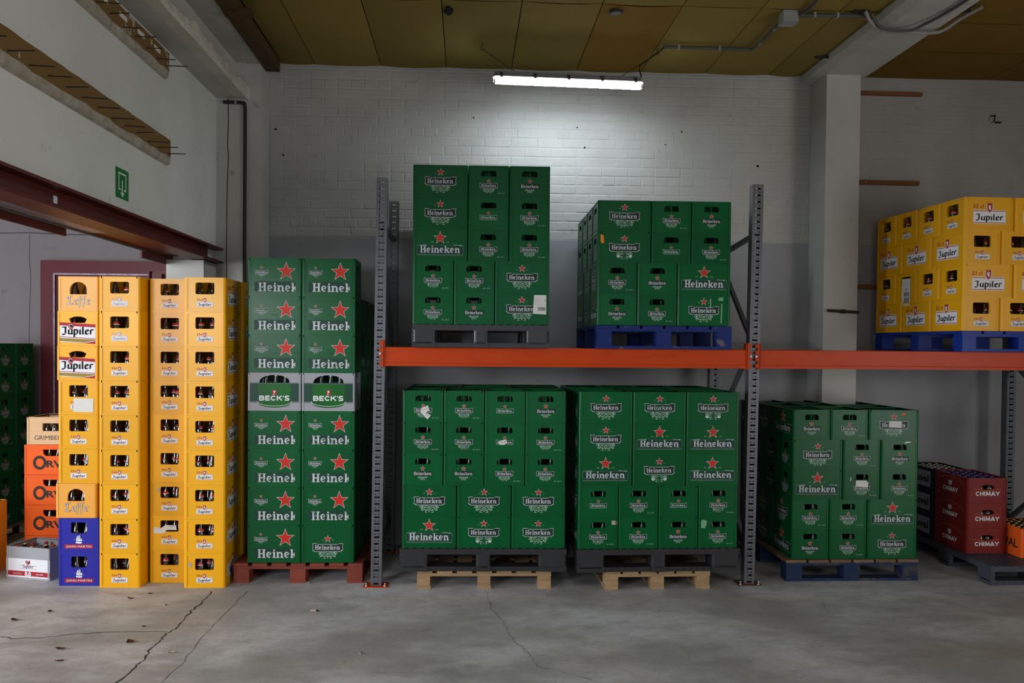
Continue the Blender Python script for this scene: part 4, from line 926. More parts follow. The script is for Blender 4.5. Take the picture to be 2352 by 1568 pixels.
M['tube'] = mat('lit_tube', (1, 1, 1), 0.4, emit=((0.78, 0.89, 1.0), 112.0))
s = MB(); n = 8
sec = [(-.047, .046), (-.046, .024), (-.034, .006), (-.016, -.001), (.016, -.001), (.034, .006), (.046, .024), (.047, .046)]
for i, (hl0) in enumerate((.618, .60)): pass
vs = []
for x, k in ((-.618, .72), (-.614, .92), (-.604, 1.0), (.604, 1.0), (.614, .92), (.618, .72)): vs += [(x, y*(.6+.4*k), .046-(.046-z)*k) for y, z in sec]
s.add(vs, [(i*8+j, (i+1)*8+j, (i+1)*8+j+1, i*8+j+1) for i in (0, 4) for j in range(7)], 'diffuser', True); s.build('end_diffuser', t)
s = MB(); s.add(vs[16:32], [(j, 8+j, 8+j+1, j+1) for j in (3, 4)], 'tube', True); s.add(vs[16:32], [(j, 8+j, 8+j+1, j+1) for j in range(3)], 'tube_front', True); s.add(vs[16:32], [(j, 8+j, 8+j+1, j+1) for j in (5, 6)], 'lampgrey', True); s.build('lit_diffuser', t)
for k in range(5):
    x = -.555+.2775*k; s = MB(); s.box((x-.012, -.060, .036), (x+.012, -.052, .078), 'clip'); s.box((x-.009, -.062, .050), (x+.009, -.060, .070), 'chain'); s.build('clip', t)
def chain(label, a, b, hookz):
    a = Vector(a); b = Vector(b); d = (b-a); n = int(d.length/.020)
    t = thing('lamp_chain', label, 'chain', a)
    s = MB()
    dn = d.normalized(); side = dn.cross(Vector((0, 1, 0))).normalized(); other = dn.cross(side)
    for k in range(n):
        c = dn*(k+.5)*(d.length/n); w = side if k % 2 else other
        p = [c+dn*.010*math.cos(q)+w*.005*math.sin(q) for q in [2*PI*i/6 for i in range(7)]]
        s.tube(p, .0017, 'chain', 4, False)
    s.build('links', t)
    s = MB(); s.tube([(0, 0, hookz), (0, 0, hookz-.015), (-.016, 0, hookz-.026), (-.018, 0, -.002), (-.002, 0, -.010), (.012, 0, .0), (.014, 0, .012)], .0035, 'chain', 6); s.build('ceiling_hook', t)
    return t
chain('left lamp chain from ceiling hook down to the lamp', (.115, yl, 4.255), (.40, yl, 4.066), .048)
chain('right lamp chain from ceiling hook down to the lamp', (1.575, yl, 4.255), (1.255, yl, 4.052), .048)
t = thing('lamp_cable', 'black lamp cable from the ceiling conduit down to the lamp end', 'cable', (1.60, 6.60, 4.268))
s = MB(); s.tube([(0, 0, 0), (-.04, .06, -.02), (-.12, .085, -.075), (-.18, .088, -.12), (-.178, .088, -.16), (-.165, .088, -.20), (-.165, .088, -.222)], .006, 'nail', 6); s.build('cord', t)

# ================================================================== RACK
def upright(s, x0, y0, H, m, flip=False, z0=0.005):
    """perforated channel post: front face with slots and round holes, side flanges, return lips"""
    xe = [0, .020, .021, .030, .050, .059, .060, .080]; pitch = .05; n = int((H-z0)/pitch)
    y = y0
    def q(xa, xb, za, zb): s.add([(x0+xa, y, za), (x0+xb, y, za), (x0+xb, y, zb), (x0+xa, y, zb)], [(0, 1, 2, 3)], m)
    q(0, .020, z0, z0+n*pitch); q(.060, .080, z0, z0+n*pitch)
    for k in range(n):
        b = z0+k*pitch
        q(.020, .060, b, b+.010); q(.020, .060, b+.023, b+.034)
        q(.020, .0225, b+.034, b+.042); q(.0305, .0495, b+.034, b+.042); q(.0575, .060, b+.034, b+.042)
        q(.020, .060, b+.042, b+.05)
    top = z0+n*pitch
    s.box((x0-.001, y0+.0005, z0), (x0+.001, y0+.075, top), m); s.box((x0+.079, y0+.0005, z0), (x0+.081, y0+.075, top), m)
    s.box((x0, y0+.073, z0), (x0+.02, y0+.075, top), m); s.box((x0+.06, y0+.073, z0), (x0+.08, y0+.075, top), m)
    return top
def frame(label, x, yf, H, depth, rgt, plate_m, braces, top_m='galv'):
    t = thing('rack_frame', label, 'rack frame', (x, yf, 0))
    s = MB(); top = upright(s, 0, 0, H, 'galv'); s.build('front_upright', t)
    s = MB(); upright(s, 0, depth, H, 'galv_dark'); s.build('rear_upright', t)
    for (z0, z1, f0, f1) in braces:
        s = MB(); s.bar((.04, .05+f0*(depth), z0), (.04, .05+f1*depth, z1), .03, .035, 'galv_dark'); s.build('brace', t)
    for yy in (0, depth):
        s = MB(); s.box((-.052, yy-.035, 0), (.130, yy+.10, .006), plate_m); s.build('base_plate', t)
        for xx in (-.032, .108):
            s = MB(); s.lathe([(.011, .006), (.011, .014), (.006, .015), (.006, .030)], 'bolt', 6, (xx, yy-.012, 0)); s.build('anchor_bolt', t)
    return t
BR = [(.25, .25, 0, 1), (.25, 1.05, 1, 0), (1.05, 1.75, 0, 1), (1.75, 2.72, 1, 0), (2.72, 2.72, 0, 1)]
f1 = frame('left galvanised rack frame with orange base plate beside tall green pallet', -.705, 6.045, 3.09, .98, False, 'rack_or', BR)
f1.rotation_euler = (0, math.radians(.55), 0)
f2 = frame('middle galvanised rack frame between the two orange bays', 2.137, 6.05, 3.09, .98, True, 'rust', [(.25, .25, 0, 1), (.25, 1.0, 0, 1), (1.0, 1.85, 1, 0), (1.85, 2.68, 0, 1), (2.68, 2.60, 0, 1)])
f2.rotation_euler = (0, math.radians(.55), 0)
f3 = frame('right rack frame, only its dark rear post in view', 4.86, 6.05, 3.09, .98, True, 'rust', BR)
def beam(label, x0, x1, y, front=True):
    t = thing('rack_beam', label, 'rack beam', (x0, y, 1.655))
    w = x1-x0; s = MB(); s.prism([(0, 0), (0, .022), (.004, .026), (.004, .138), (.008, .142), (.05, .142), (.05, 0)], 0, w, 'rack_or', lambda a, b, c: (c, a, b))
    s.build('beam_profile', t)
    for e, sgn in ((0, -1), (w, 1)):
        s = MB(); h0, h1 = -.010, .192
        s.box((e-.004, -.006, h0), (e+.004, .056, h1), 'rack_or')
        # hooked end plate lying on the face of the post
        xi = e; xo = e+sgn*.037; a, b = min(xi, xo), max(xi, xo)
        if front:
            xs_, xl = (e, e+sgn*.018)
            s.box((min(xs_, xl), -.006, h0), (max(xs_, xl), -.002, h1), 'rack_or')
            for k in range(4):
                zz = h0+.016+.050*k; s.box((min(xl, xo), -.006, zz), (max(xl, xo), -.002, zz+.028), 'rack_or')
        s.build('end_connector', t)
        if front:
            s = MB(); s.tube([(e+sgn*.030, -.006, .092), (e+sgn*.030, -.012, .092)], .009, 'bolt', 10); s.build('locking_bolt', t)
    return t
beam('front orange beam of the middle bay, carrying two green crate stacks', -.612, 2.128, 6.034)
beam('front orange beam of the right bay, carrying the yellow crate pallet', 2.232, 4.875, 6.038)
beam('rear orange beam of the middle bay', -.612, 2.128, 7.0, False)
beam('rear orange beam of the right bay', 2.232, 4.875, 7.0, False)

# ================================================================== PALLETS
def rot(x, y, th, ox, oy): return (ox+math.cos(th)*x-math.sin(th)*y, oy+math.sin(th)*x+math.cos(th)*y)
def wood_pallet(label, x, y, th, z, w, d, m, top_n=7, mb=None, front_board=False, h=.144, bw=.10, mtop=None, group=None, side_boards=True):
    """front-left corner at x,y; blocks, stringer boards, deck boards and bottom boards are separate pieces"""
    t = thing('wooden_pallet', label, 'pallet', (x, y, z), th, group); r = random.Random(int(x*100)+7)
    b0 = .022; blk = h-b0-.044; z1 = b0+blk
    bx = (0, w/2-bw/2, w-bw); by = (0, d/2-.06, d-.12)
    for i in bx:
        for j in by:
            s = MB(); k = r.uniform(-.004, .004); s.box((i+.002+k, j+.002, b0), (i+bw-.002+k, j+.118, z1), m); s.build('block', t)
    for j in by:
        s = MB(); s.box((0, j, z1+.0005), (w, j+.10, z1+.022), m); s.build('stringer_board', t)
    gap = .035 if top_n > 6 else .02; tw = (w-gap*(top_n-1))/top_n
    for k in range(top_n):
        s = MB(); a = k*(tw+gap); s.box((a, r.uniform(-.004, .004), z1+.0225), (a+tw, d+r.uniform(-.004, .004), h), mtop or m); s.build('deck_board', t)
    if front_board:
        for j in by: s = MB(); s.box((0, j, 0), (w, j+.10, b0-.0005), m); s.build('bottom_board', t)
    else:
        for i in bx: s = MB(); s.box((i, 0, 0), (i+bw, d, b0-.0005), m); s.build('bottom_board', t)
    return t
def plastic_pallet(label, x, y, th, z, w, d, m, h=.166, group=None):
    t = thing('plastic_pallet', label, 'pallet', (x, y, z), th, group)
    s = MB(); s.box((0, 0, h-.044), (w, d, h-.002), m)
    n = int(w/.06)
    for k in range(n): s.box((k*.06+.008, .01, h-.002), (k*.06+.04, d-.01, h+.0015), m)
    s.build('deck', t)
    s = MB()
    for k in range(5): s.box((0, -.0035, h-.044-.018*(k+1)), (.012, .0, h-.044-.018*k-.006), m); s.box((-.003, 0, h-.044-.018*(k+1)), (0, .02, h-.044-.018*k-.006), m)
    s.build('corner_ribs', t)
    ol = .345*w/1.2 if w > 1.1 else .28; cb = (w-2*ol-.12*w)/3; ef = (w-2*ol)/2-.055; c0 = w/2-.055
    feet = ((0, ef), (c0, c0+.11), (w-ef, w))
    for (a, b) in feet:
        for j0, j1 in ((0, .16), (d/2-.08, d/2+.08), (d-.16, d)):
            s = MB(); rr = .022
            pr = arc(b-rr, j0+rr, rr, rr, 270, 360, 4) + [(b, j1)] + [(a, j1)] + arc(a+rr, j0+rr, rr, rr, 180, 270, 4)
            s.prism(pr, .028, h-.044, m); s.build('block', t)
    for j0, j1 in ((.012, .13), (d/2-.06, d/2+.06), (d-.13, d-.012)):
        s = MB(); s.box((.0, j0, 0), (w, j1, .034), m)
        for k in range(int(w/.05)): s.box((k*.05+.006, j0-.003, .006), (k*.05+.010, j0, .03), m)
        s.build('runner', t)
    s = MB(); s.box((0, 0, .0), (ef, .012, .040), m); s.box((w-ef, 0, 0), (w, .012, .04), m); s.box((c0, 0, 0), (c0+.11, .012, .04), m); s.build('front_skirt', t)
    return t

# ================================================================== STACKS
HKNAME = {'hA': 'with outlined banner', 'hB': 'with large star and big lettering', 'hC': 'with banner above hop leaf', 'sA': 'handle end with outlined banner', 'sB': 'handle end with plain black banner', 'sW': 'handle end with worn print'}
NTH = ['first', 'second', 'third', 'fourth', 'fifth', 'sixth']
NUM = ['first', 'second', 'third', 'fourth']
def layer(where, ox, oy, th, z, rowname, items, kind, depth_n, group, gbot=True, side=None, top=False):
    """items: (orient, u, v, front print or None, side list) placed in a pallet's own frame"""
    out = []
    for idx, (ori, u, v, key, sides, desc) in enumerate(items):
        me, L, Wd, H = KIND[kind if not top else ('hko' if kind == 'hk' else kind)]
        cu, cv = (u+.2025, v+.1515) if ori == 'L' else (u+.1515, v+.2025)
        x, y = rot(cu, cv, th, ox, oy); rz = th+(0 if ori == 'L' else PI/2)
        pr = []
        if key: pr.append(('S' if ori == 'L' else 'W', key))
        for sd, k2 in sides:
            fc = {('L', 'left'): 'W', ('L', 'right'): 'E', ('S', 'left'): 'N', ('S', 'right'): 'S'}[(ori, sd)]
            pr.append((fc, k2))
        look = HKNAME.get(key, 'plain side') if kind == 'hk' else ''
        lab = desc if desc else '%s crate %s, %s row, %s' % ('green', look, rowname, where)
        t = crate('hko' if (top and kind == 'hk') else kind, (x, y, z), rz, lab, group, pr)
        out.append(t)
        if gbot and key in ('sA', 'sB', 'sW'):
            for q, (bx, by) in enumerate(((-.155, .042), (-.155, -.040))):
                bottle(B_G, (x, y, z), rz, bx+random.uniform(-.004, .004), by+random.uniform(-.006, .006), 'green bottle %s in handle,%s' % (('left', 'right')[q], ','.join(lab.split(',')[1:]).replace(' of ', ' crate of ')), 'green bottles seen in crate handles')
    return out
CR = {}
def heineken_block(nm, nice, ox, oy, th, z, rows, left_side=False, full_top=True):
    """rows from the bottom up: list of front codes; L.. = long face to the front, S.. = handle end to the front"""
    P = .405; Q = .303; Hh = .2333; n = len(rows)
    for r, row in enumerate(rows):
        is_top = r == n-1; rn = 'top' if is_top else ORD[r]
        u = 0; items = []
        for c, key in enumerate(row):
            ori = 'L' if key[0] == 'h' else 'S'
            sides = []
            if c == 0 and left_side: sides = [('left', 'sA' if ori == 'L' else 'hB' if r % 4 in (0, 2) else 'hA')]
            col = ('left', 'middle', 'right')[c] if len(row) == 3 else ('far left', 'inner left', 'inner right', 'far right')[c]
            items.append((ori, u, 0, key, sides, 'green crate %s, %s row, %s of %s' % (HKNAME[key], rn, col, nice)))
            u += P if ori == 'L' else Q
        CR[(nm, r)] = layer(nice, ox, oy, th, z+r*Hh, rn, items, 'hk', 1, 'green crates of the %s' % nice, top=is_top)
        # crates behind the front ones: the whole top layer and the sides that can be seen
        back = []
        kinds = [k[0] for k in row]
        if set(kinds) == {'h', 's'}:      # 1.0 m front, 1.2 m deep pinwheel
            u = 0
            for c, k in enumerate(kinds):
                if k == 'h':
                    for d in range(1, 4): back.append(('L', u, d*Q, c == 0, c == len(row)-1, d))
                    u += P
                else:
                    for d in range(1, 3): back.append(('S', u, d*P, c == 0, c == len(row)-1, d))
                    u += Q
        elif kinds[0] == 's':              # four ends in front, then two rows of long crates
            for d in range(2):
                for c in range(3): back.append(('L', c*P, P+d*Q, c == 0, c == 2, d+1))
        else:                              # three long crates, second long row, then ends
            for c in range(3): back.append(('L', c*P, Q, c == 0, c == 2, 1))
            for c in range(4): back.append(('S', c*Q, 2*Q, c == 0, c == 3, 2))
        its = []
        for b, (ori, u, v, lf, rt, d) in enumerate(back):
            if not (is_top or (lf and left_side)): continue
            sd = [('left', ('sB' if d % 2 else 'sA') if ori == 'L' else ('hA' if d % 2 else 'hB'))] if lf and left_side else []
            its.append((ori, u, v, None, sd, 'green crate %s behind front, position %s, %s row, %s' % (NUM[min(d, 3)]+' place', ('left', 'second', 'third', 'fourth')[int(round(u/.3)) if int(round(u/.3)) < 4 else 3], rn, nice)))
        layer(nice, ox, oy, th, z+r*Hh, rn, its, 'hk', 2, 'green crates of the %s' % nice, False, top=is_top)

G1 = 'upper left stack'; G2 = 'upper right stack'; G3 = 'lower left stack'; G4 = 'lower right stack'; G5 = 'right floor stack'
U1x, U1y, U1t = -.402, 5.953, -.011
plastic_pallet('black plastic pallet on orange shelf beneath the upper left green stack', U1x, U1y, U1t, 1.7975, 1.013, 1.21, 'black_pl', .1695)
heineken_block('U1', G1, U1x, U1y, U1t, 1.9695, [['sA', 'sB', 'hA'], ['sA', 'sA', 'hA'], ['hB', 'sA', 'sA'], ['hA', 'sW', 'sA'], ['hA', 'sA', 'sB']])
U2x, U2y, U2t = .975, 6.009, -.013
wood_pallet('worn blue wooden pallet on orange shelf beneath the upper right green stack', U2x-.005, U2y-.01, U2t, 1.7975, 1.025, 1.215, 'wood_blue', 6, front_board=True, h=.174, bw=.115)
heineken_block('U2', G2, U2x, U2y, U2t, 1.975, [['sB', 'sA', 'hA'], ['sA', 'sB', 'hB'], ['hC', 'sW', 'sA'], ['hA', 'sA', 'sB']], left_side=True)
L1x, L1y, L1t = -.469, 5.965, -.018
wood_pallet('raw pine pallet on floor under the lower left black plastic pallet', L1x+.115, L1y+.02, -.006, 0, 1.0, 1.0, 'wood', 7, h=.136)
plastic_pallet('black plastic pallet on pine pallet beneath the lower left green stack', L1x-.016, L1y-.01, L1t, .1375, 1.24, 1.02, 'black_pl', .171)
heineken_block('L1', G3, L1x, L1y, L1t, .3105, [['hB', 'hC', 'hA'], ['hA', 'hA', 'hA'], ['sB', 'sB', 'sA', 'sA'], ['sA', 'sA', 'sW', 'sA'], ['sA', 'sA', 'sW', 'sB']])
L2x, L2y, L2t = .835, 5.912, .026
wood_pallet('narrow raw pine pallet on floor under the lower right black plastic pallet', L2x+.21, L2y+.03, .02, 0, .80, 1.0, 'wood', 6, h=.136)
plastic_pallet('black plastic pallet on pine pallet beneath the lower right green stack', L2x-.006, L2y-.01, L2t, .1375, 1.23, 1.02, 'black_pl', .1725)
heineken_block('L2', G4, L2x, L2y, L2t, .312, [['sA', 'sA', 'sB', 'sA'], ['sW', 'sA', 'sW', 'sA'], ['hB', 'hC', 'hB'], ['hA', 'hB', 'hB'], ['hA', 'hA', 'hC']], left_side=True)
Rx, Ry, Rt = 2.541, 6.149, .006
wood_pallet('worn blue and raw wood pallet on floor beneath the right green stack', Rx-.045, Ry-.02, Rt, 0, 1.055, 1.22, 'wood_blue2', 6, front_board=True, h=.166, bw=.13, mtop='wood_dark')
heineken_block('R', G5, Rx, Ry, Rt, .1675, [['sB', 'sA', 'hA'], ['sA', 'sA', 'hB'], ['hB', 'sA', 'sA'], ['hA', 'sA', 'sB'], ['sB', 'sA', 'hA']], left_side=True)

# ---- tall green pallet on the left
Gx, Gy, Gt = -1.652, 6.158, -.012; GT = 'tall green pallet'
wood_pallet('red painted wooden pallet on floor beneath the tall green stacks', Gx-.10, Gy-.01, Gt, 0, .975, 1.22, 'wood_red', 7, h=.150, bw=.12)
for r in range(8):
    z = .1515+r*.2887; rn = 'top' if r == 7 else ORD[r]
    for c in range(2):
        u = c*.406; kind = 'beck' if r == 4 else 'tall'; key = 'beck' if r == 4 else ('hA' if (r == 0 and c == 1) else 'tall')
        x, y = rot(u+.2025, .1515, Gt, Gx, Gy)
        lab = {'beck': 'grey crate with green arch panel and white lettering, %s column of %s' % (('left', 'right')[c], GT), 'tall': 'tall green crate with giant red star, %s row, %s column of %s' % (rn, ('left', 'right')[c], GT), 'hA': 'green crate with small centred banner, bottom right of %s' % GT}[key]
        t = crate(kind, (x, y, z), Gt, lab, 'crates of the tall green pallet', [('S', key)])
        if key == 'hA': pass
        if kind == 'beck':
            for q in range(3): bottle(B_D, (x, y, z), Gt, -.072+.072*q+(.01 if c else 0), -.095, 'silver foil bottle neck, %s in the grey arch crate, %s column' % (('left', 'centre', 'right')[q], ('left', 'right')[c]), 'foil topped bottles in the grey crates', .012)
    for d in range(1, 4):
        if r == 7: continue
        x, y = rot(.406+.2025, .1515+d*.305, Gt, Gx, Gy)
        crate('tall', (x, y, z), Gt, 'tall green crate, %s row, %s behind the front, right column of %s' % (rn, NUM[d], GT), 'crates of the tall green pallet', [('E', 'sA')])

# ---- yellow stacks on the floor in front of the opening
def ycrate(kind, x, y, z, th, label, prints, foot_bottles=True, bm=None):
    me, L, Wd, H = KIND[kind]
    t = crate(kind, (x, y, z), th+PI/2, label, 'yellow and mixed crates stacked by the opening', prints)
    short = label.split(',')[0]
    where = ','.join(label.split(',')[1:]).strip()
    if foot_bottles:
        for q, (bx, by) in enumerate(((-.150, .046), (-.150, -.050), (-.088, -.004))):
            bottle(bm or B_J, (x, y, z), th+PI/2, bx+random.uniform(-.004, .004), by+random.uniform(-.008, .008), 'brown bottle, %s in the handle of %s' % (('left', 'right', 'rear middle')[q], where), 'brown bottles seen in yellow crate handles')
    return t
hy = .2553
S1k = ['jm', 'jm', 'leffe', 'jup', 'jup', 'jup', 'jst', 'jst', 'leffe']
CN = ('leftmost', 'second', 'third', 'rightmost')
offs = [(-.000, .012), (-.001, .010), (-.014, -.004), (.0, .006), (.0, .006), (-.002, .008), (-.004, .0), (-.003, .004), (.0, .004)]
S1 = []
for r in range(9):
    k = S1k[r]; key = {'jm': 'ship', 'leffe': 'leffe', 'jup': 'jS', 'jst': 'jstripe'}[k]
    look = {'jm': 'blue crate with ship emblem', 'leffe': 'amber crate with arched handle hole', 'jup': 'yellow crate with white label', 'jst': 'yellow crate with large slanted striped label'}[k]
    x, y = -3.018+.153+offs[r][0], 6.085+.201+offs[r][1]
    S1.append(ycrate(k, x, y, r*hy, -.022, '%s, %s row of leftmost front column' % (look, 'top' if r == 8 else ORD[r]), [('W', key)], True, {'jm': B_B, 'leffe': B_F}.get(k)))
YS_ = {}
for ci, (cx, cy, th, lab) in enumerate(((-2.704, 6.050, -.028, 'second front column'), (-2.385, 6.170, -.02, 'third front column set back'), (-2.081, 6.031, .006, 'rightmost front column'))):
    for r in range(9):
        key = 'jF' if (ci == 0 and r >= 7) else 'jS'
        pr = [('W', key)] + ([('S', 'jL')] if ci == 2 else [])
        YS_[(ci, r)] = ycrate('jup', *rot(.1515, .201, th, cx, cy), r*hy*(.9985 if ci == 1 else 1), th, 'yellow crate with %s label, %s row of %s' % ('faded' if key == 'jF' else 'white', 'top' if r == 8 else ORD[r], lab), pr)
for r in range(9):
    x, y = rot(.1515, .201+.41, .004, -2.055, 6.031)
    crate('jup', (x, y, r*hy), PI/2, 'yellow crate, %s row, second rank behind the rightmost front column' % ('top' if r == 8 else ORD[r]), 'yellow and mixed crates stacked by the opening', [('S', 'jL')])

# ---- yellow pallet on the right bay
Yx, Yy, Yt = 3.778, 5.985, .045
t = wood_pallet('bright blue pallet on right orange beam beneath the yellow crates', Yx-.005, Yy-.005, Yt, 1.7975, 1.03, 1.215, 'blue_pl', 6, front_board=True, h=.158, bw=.115)
for r in range(4):
    z = 1.957+r*.2545; rn = ('bottom', 'second', 'third', 'top')[r]
    long_front = r in (1, 3)
    if long_front:      # long faces to the front, handle ends on the left side
        lay = [('L', c*.405, 0, 'jL', 'front') for c in range(2)] + [('L', 0, d*.303, None, 'left side') for d in range(1, 4)]
    else:
        lay = [('S', c*.303, 0, 'jS', 'front') for c in range(3)] + [('S', 0, d*.405, None, 'left side') for d in range(1, 3)]
    for k, (ori, u, v, key, side) in enumerate(lay):
        cu, cv = (u+.2025, v+.1515) if ori == 'L' else (u+.1515, v+.2025)
        x, y = rot(cu, cv, Yt, Yx, Yy); rz = Yt+(0 if ori == 'L' else PI/2); pr = []
        if key: pr.append(('S' if ori == 'L' else 'W', key))
        if u == 0: pr.append(('W', 'jS') if ori == 'L' else ('N', 'jL'))
        nth = int(round(v/(.303 if ori == 'L' else .405)))+1
        where = ('%s in front' % NUM[int(round(u/(.405 if ori == 'L' else .303)))]) if v == 0 else '%s along left side' % NUM[nth-1]
        t = crate('jup', (x, y, z), rz, 'yellow crate, %s row, %s, on the shelf pallet at right' % (rn, where), 'yellow crates on the right shelf pallet', pr)
        CR[('Y', r, k)] = t
        if (ori == 'S' and v == 0) or ori == 'L' and u == 0:
            for q, (bx, by) in enumerate(((-.150, .046), (-.150, -.050), (-.088, -.004))):
                bottle(B_J, (x, y, z), rz, bx, by+random.uniform(-.008, .008), 'brown bottle, %s in handle hole, yellow shelf crate %s, %s row' % (('left', 'right', 'rear')[q], where, rn), 'brown bottles in the yellow shelf crates')

# ---- side room goods, left
for r in range(7):
    for c in range(4):
        y = 7.83-.155-c*.315; lab = 'green crate in the dark side room, %s row, %s from the back wall' % ('top' if r == 6 else ORD[r], NUM[c])
        crate('hk', (-4.1-.2, y, .160+r*.2338), PI, lab, 'green crates in the side room', [('W', 'sA')])
        for q in range(2):
            if r >= 3 and c < 3: bottle(B_G, (-4.1-.2, y, .160+r*.2338), PI, -.155, .04-.08*q, 'green bottle, %s in handle of side room crate, %s row, %s from back wall' % (('left', 'right')[q], 'top' if r == 6 else ORD[r], NUM[c]), 'green bottles in the side room crates')
wood_pallet('weathered pallet on floor under the side room green crates', -4.515, 6.55, 0, 0, .43, 1.30, 'wood_dark', 3, h=.158)
ox, oy = -3.335, 6.66+.17
for r in range(4): crate('orval', (ox, oy, r*.2455), 0, 'orange crate with round capital letter, %s of its stack behind the yellow column' % ('bottom', 'second', 'third', 'top')[r], 'orange crates behind the yellow columns', [('S', 'orval')])
crate('grim', (ox+.005, oy, 4*.2455), 0, 'cream crate with dark lettering on top of the orange crates', None, [('S', 'grim')])
for r in range(1, 4):
    for q in range(2): bottle(B_B, (ox, oy, r*.2455), 0, -.035+.07*q-.02, -.115, 'brown bottle, %s in handle of the %s orange crate' % (('left', 'right')[q], ('second', 'third', 'top')[r-1]), 'brown bottles in the orange crates')
for q in range(3): bottle(bottle_mesh('glass', .205, .029, 'cap_gold'), (ox, oy, 4*.2455), 0, -.075+.065*q, -.115, 'short brown bottle, %s in handle hole of the cream crate' % ('left', 'middle', 'right')[q], None)
# two orange crates at the left edge
lx, ly = -3.66-.15, 6.38
for r in range(2): crate('leffe2', (lx, ly, r*.278), PI/2, 'orange abbey beer crate at far left edge, %s of two' % ('bottom', 'top')[r], 'orange abbey crates at the left edge', [('S', 'leffeS')])
for i in range(4):
    for j in range(3): bottle(B_B, (lx, ly, .278), PI/2, .16-.07*i, -.105+.075*j, 'brown bottle, %s from front, %s from left, in the left orange crate' % (NTH[i], NTH[j]), 'brown bottles in the open orange crate at the left edge')
# grey open crate on the floor
gx, gy, gt = -3.52, 6.318, -.255
cx, cy = rot(.193, .15, gt, gx, gy)
tz = crate('jzero', (cx, cy, 0), gt, 'light grey open crate with red and white wrap on floor at left', None, [('S', 'zero')])
for i in range(6):
    for j in range(3):
        me = (B_R, B_B, B_G)[(i*2+j) % 3]
        if (i+j) % 4 == 3: continue
        bottle(me, (cx, cy, 0), gt, -.16+.064*i, -.10+.075*j+.025, ('%s bottle, %s from left, %s row, in the grey open crate' % ({B_R: 'green red capped', B_B: 'brown gold capped', B_G: 'plain green'}[me], NTH[i], ('front', 'middle', 'rear')[j])), 'loose %s bottles in the grey crate' % {B_R: 'red capped', B_B: 'gold capped', B_G: 'green'}[me])

# ---- right edge: dark pallet with red, navy and orange crates
plastic_pallet('grey plastic pallet on floor at right edge under the red crates', 4.04, 5.99, 0, 0, .76, 1.21, 'grey_pl', .150)
px, py = 4.078, 6.36
for r in range(3):
    crate('chim', (px+.172, py+.235, .1525+r*.2055), PI/2, 'dark red crate with white lettering, %s of stack on grey pallet' % ('bottom', 'middle', 'top')[r], 'dark red crates on the grey pallet', [('W', 'chF'), ('N', 'chS')])
    for q in range(2): 
        if r < 2: bottle(B_C, (px+.172, py+.235, .1525+r*.2055), PI/2, -.18, -.035+.06*q, 'dark bottle, %s in oval handle of the %s red crate' % (('left', 'right')[q], ('bottom', 'middle')[r]), 'dark bottles in the red crate handles')
    crate('duv', (px+.152, py+.48+.21, .1525+r*.2055), PI/2, 'navy crate with pale name panel, %s of stack behind red crates' % ('bottom', 'middle', 'top')[r], 'navy crates behind the red crates', [('N', 'duvel')])
for i in range(6):
    for j in range(4):
        bottle(B_C, (px+.172, py+.235, .1525+2*.2055), PI/2, -.19+.076*i, -.115+.077*j, 'blue capped bottle, %s from front, %s from left, in the topmost red crate' % (NTH[i], NTH[j]), 'blue capped bottles in the top red crate')
        bottle(B_W, (px+.152, py+.48+.21, .1525+2*.2055), PI/2, -.16+.064*i, -.10+.067*j, 'white capped bottle, %s from front, %s from left, in the topmost navy crate' % (NTH[i], NTH[j]), 'white capped bottles in the top navy crate')
KIND['orv2'] = (crate_body('crate_body', .40, .30, .235, 'orange', corner=.012, div=False), .40, .30, .235)
LG['AL'] = (lambda s: (text(s, 'ORVAL', 0, .07, .30, .07, 'ink_brown', 0, .03), {'name_lettering': s.mesh('name_lettering')})[1])(MB())
ol = (4.435+.152, 6.21+.202, .1525)
crate('orv2', ol, PI/2, 'bright orange crate at right edge beside the red crates', None, [('N', 'AL')])
for i in range(6):
    for j in range(4): bottle(B_B, ol, PI/2, -.16+.064*i, -.10+.067*j, 'brown bottle, %s from front, %s from left, in the open orange crate at right edge' % (NTH[i], NTH[j]), 'brown bottles in the right orange crate')

# ================================================================== STICKERS AND TAPE (parts of the crates they stick to)
def slip(pts, m, extra=None):
    s = MB(); s.flat(pts, m, 7)
    if extra: extra(s)
    return s
def ship_label(s):
    s.rect(-.005, .09, .045, .093, 'f_grey', 8); s.rect(-.005, .08, .06, .082, 'f_grey', 8); s.rect(-.005, .07, .035, .072, 'f_grey', 8); s.rect(-.005, .058, .075, .060, 'f_grey', 8)
    text(s, '70', .072, .083, .016, .012, 'ink', 8)
    x = .022
    for k in range(18): w = random.choice((.0012, .0012, .0024)); s.rect(x, .012, x+w, .040, 'ink', 8); x += w+.0016
def shifted(fn, du, dz):
    def g(s):
        t = MB(); fn(t); s.add([], [], 'ink')
        for f, mi in zip(t.f, t.m): s.add([(t.v[i][0]+du, t.v[i][1], t.v[i][2]+dz) for i in f], [tuple(range(len(f)))], t.mats[mi])
    return g
t = CR[('U1', 0)][2]; on_face(t, 'hk', 'S', slip([(.082, .082), (.182, .076), (.188, .226), (.090, .228)], 'paper', shifted(ship_label, .098, .092)), 'shipping_label')
t = CR[('U2', 2)][0]; on_face(t, 'hk', 'S', slip([(-.172, .145), (-.152, .148), (-.158, .205), (-.186, .215), (-.190, .18)], 'tag'), 'orange_tag')
t = CR[('U2', 0)][2]; on_face(t, 'hk', 'S', slip([(.110, .190), (.146, .188), (.148, .216), (.110, .212)], 'tape'), 'tape_scrap')
on_face(t, 'hk', 'S', slip([(.128, .02), (.138, .02), (.142, .165), (.132, .168)], 'tape'), 'tape_strip'); on_face(t, 'hk', 'S', slip([(.046, .13), (.056, .13), (.055, .205), (.045, .205)], 'tape'), 'tape_strip')
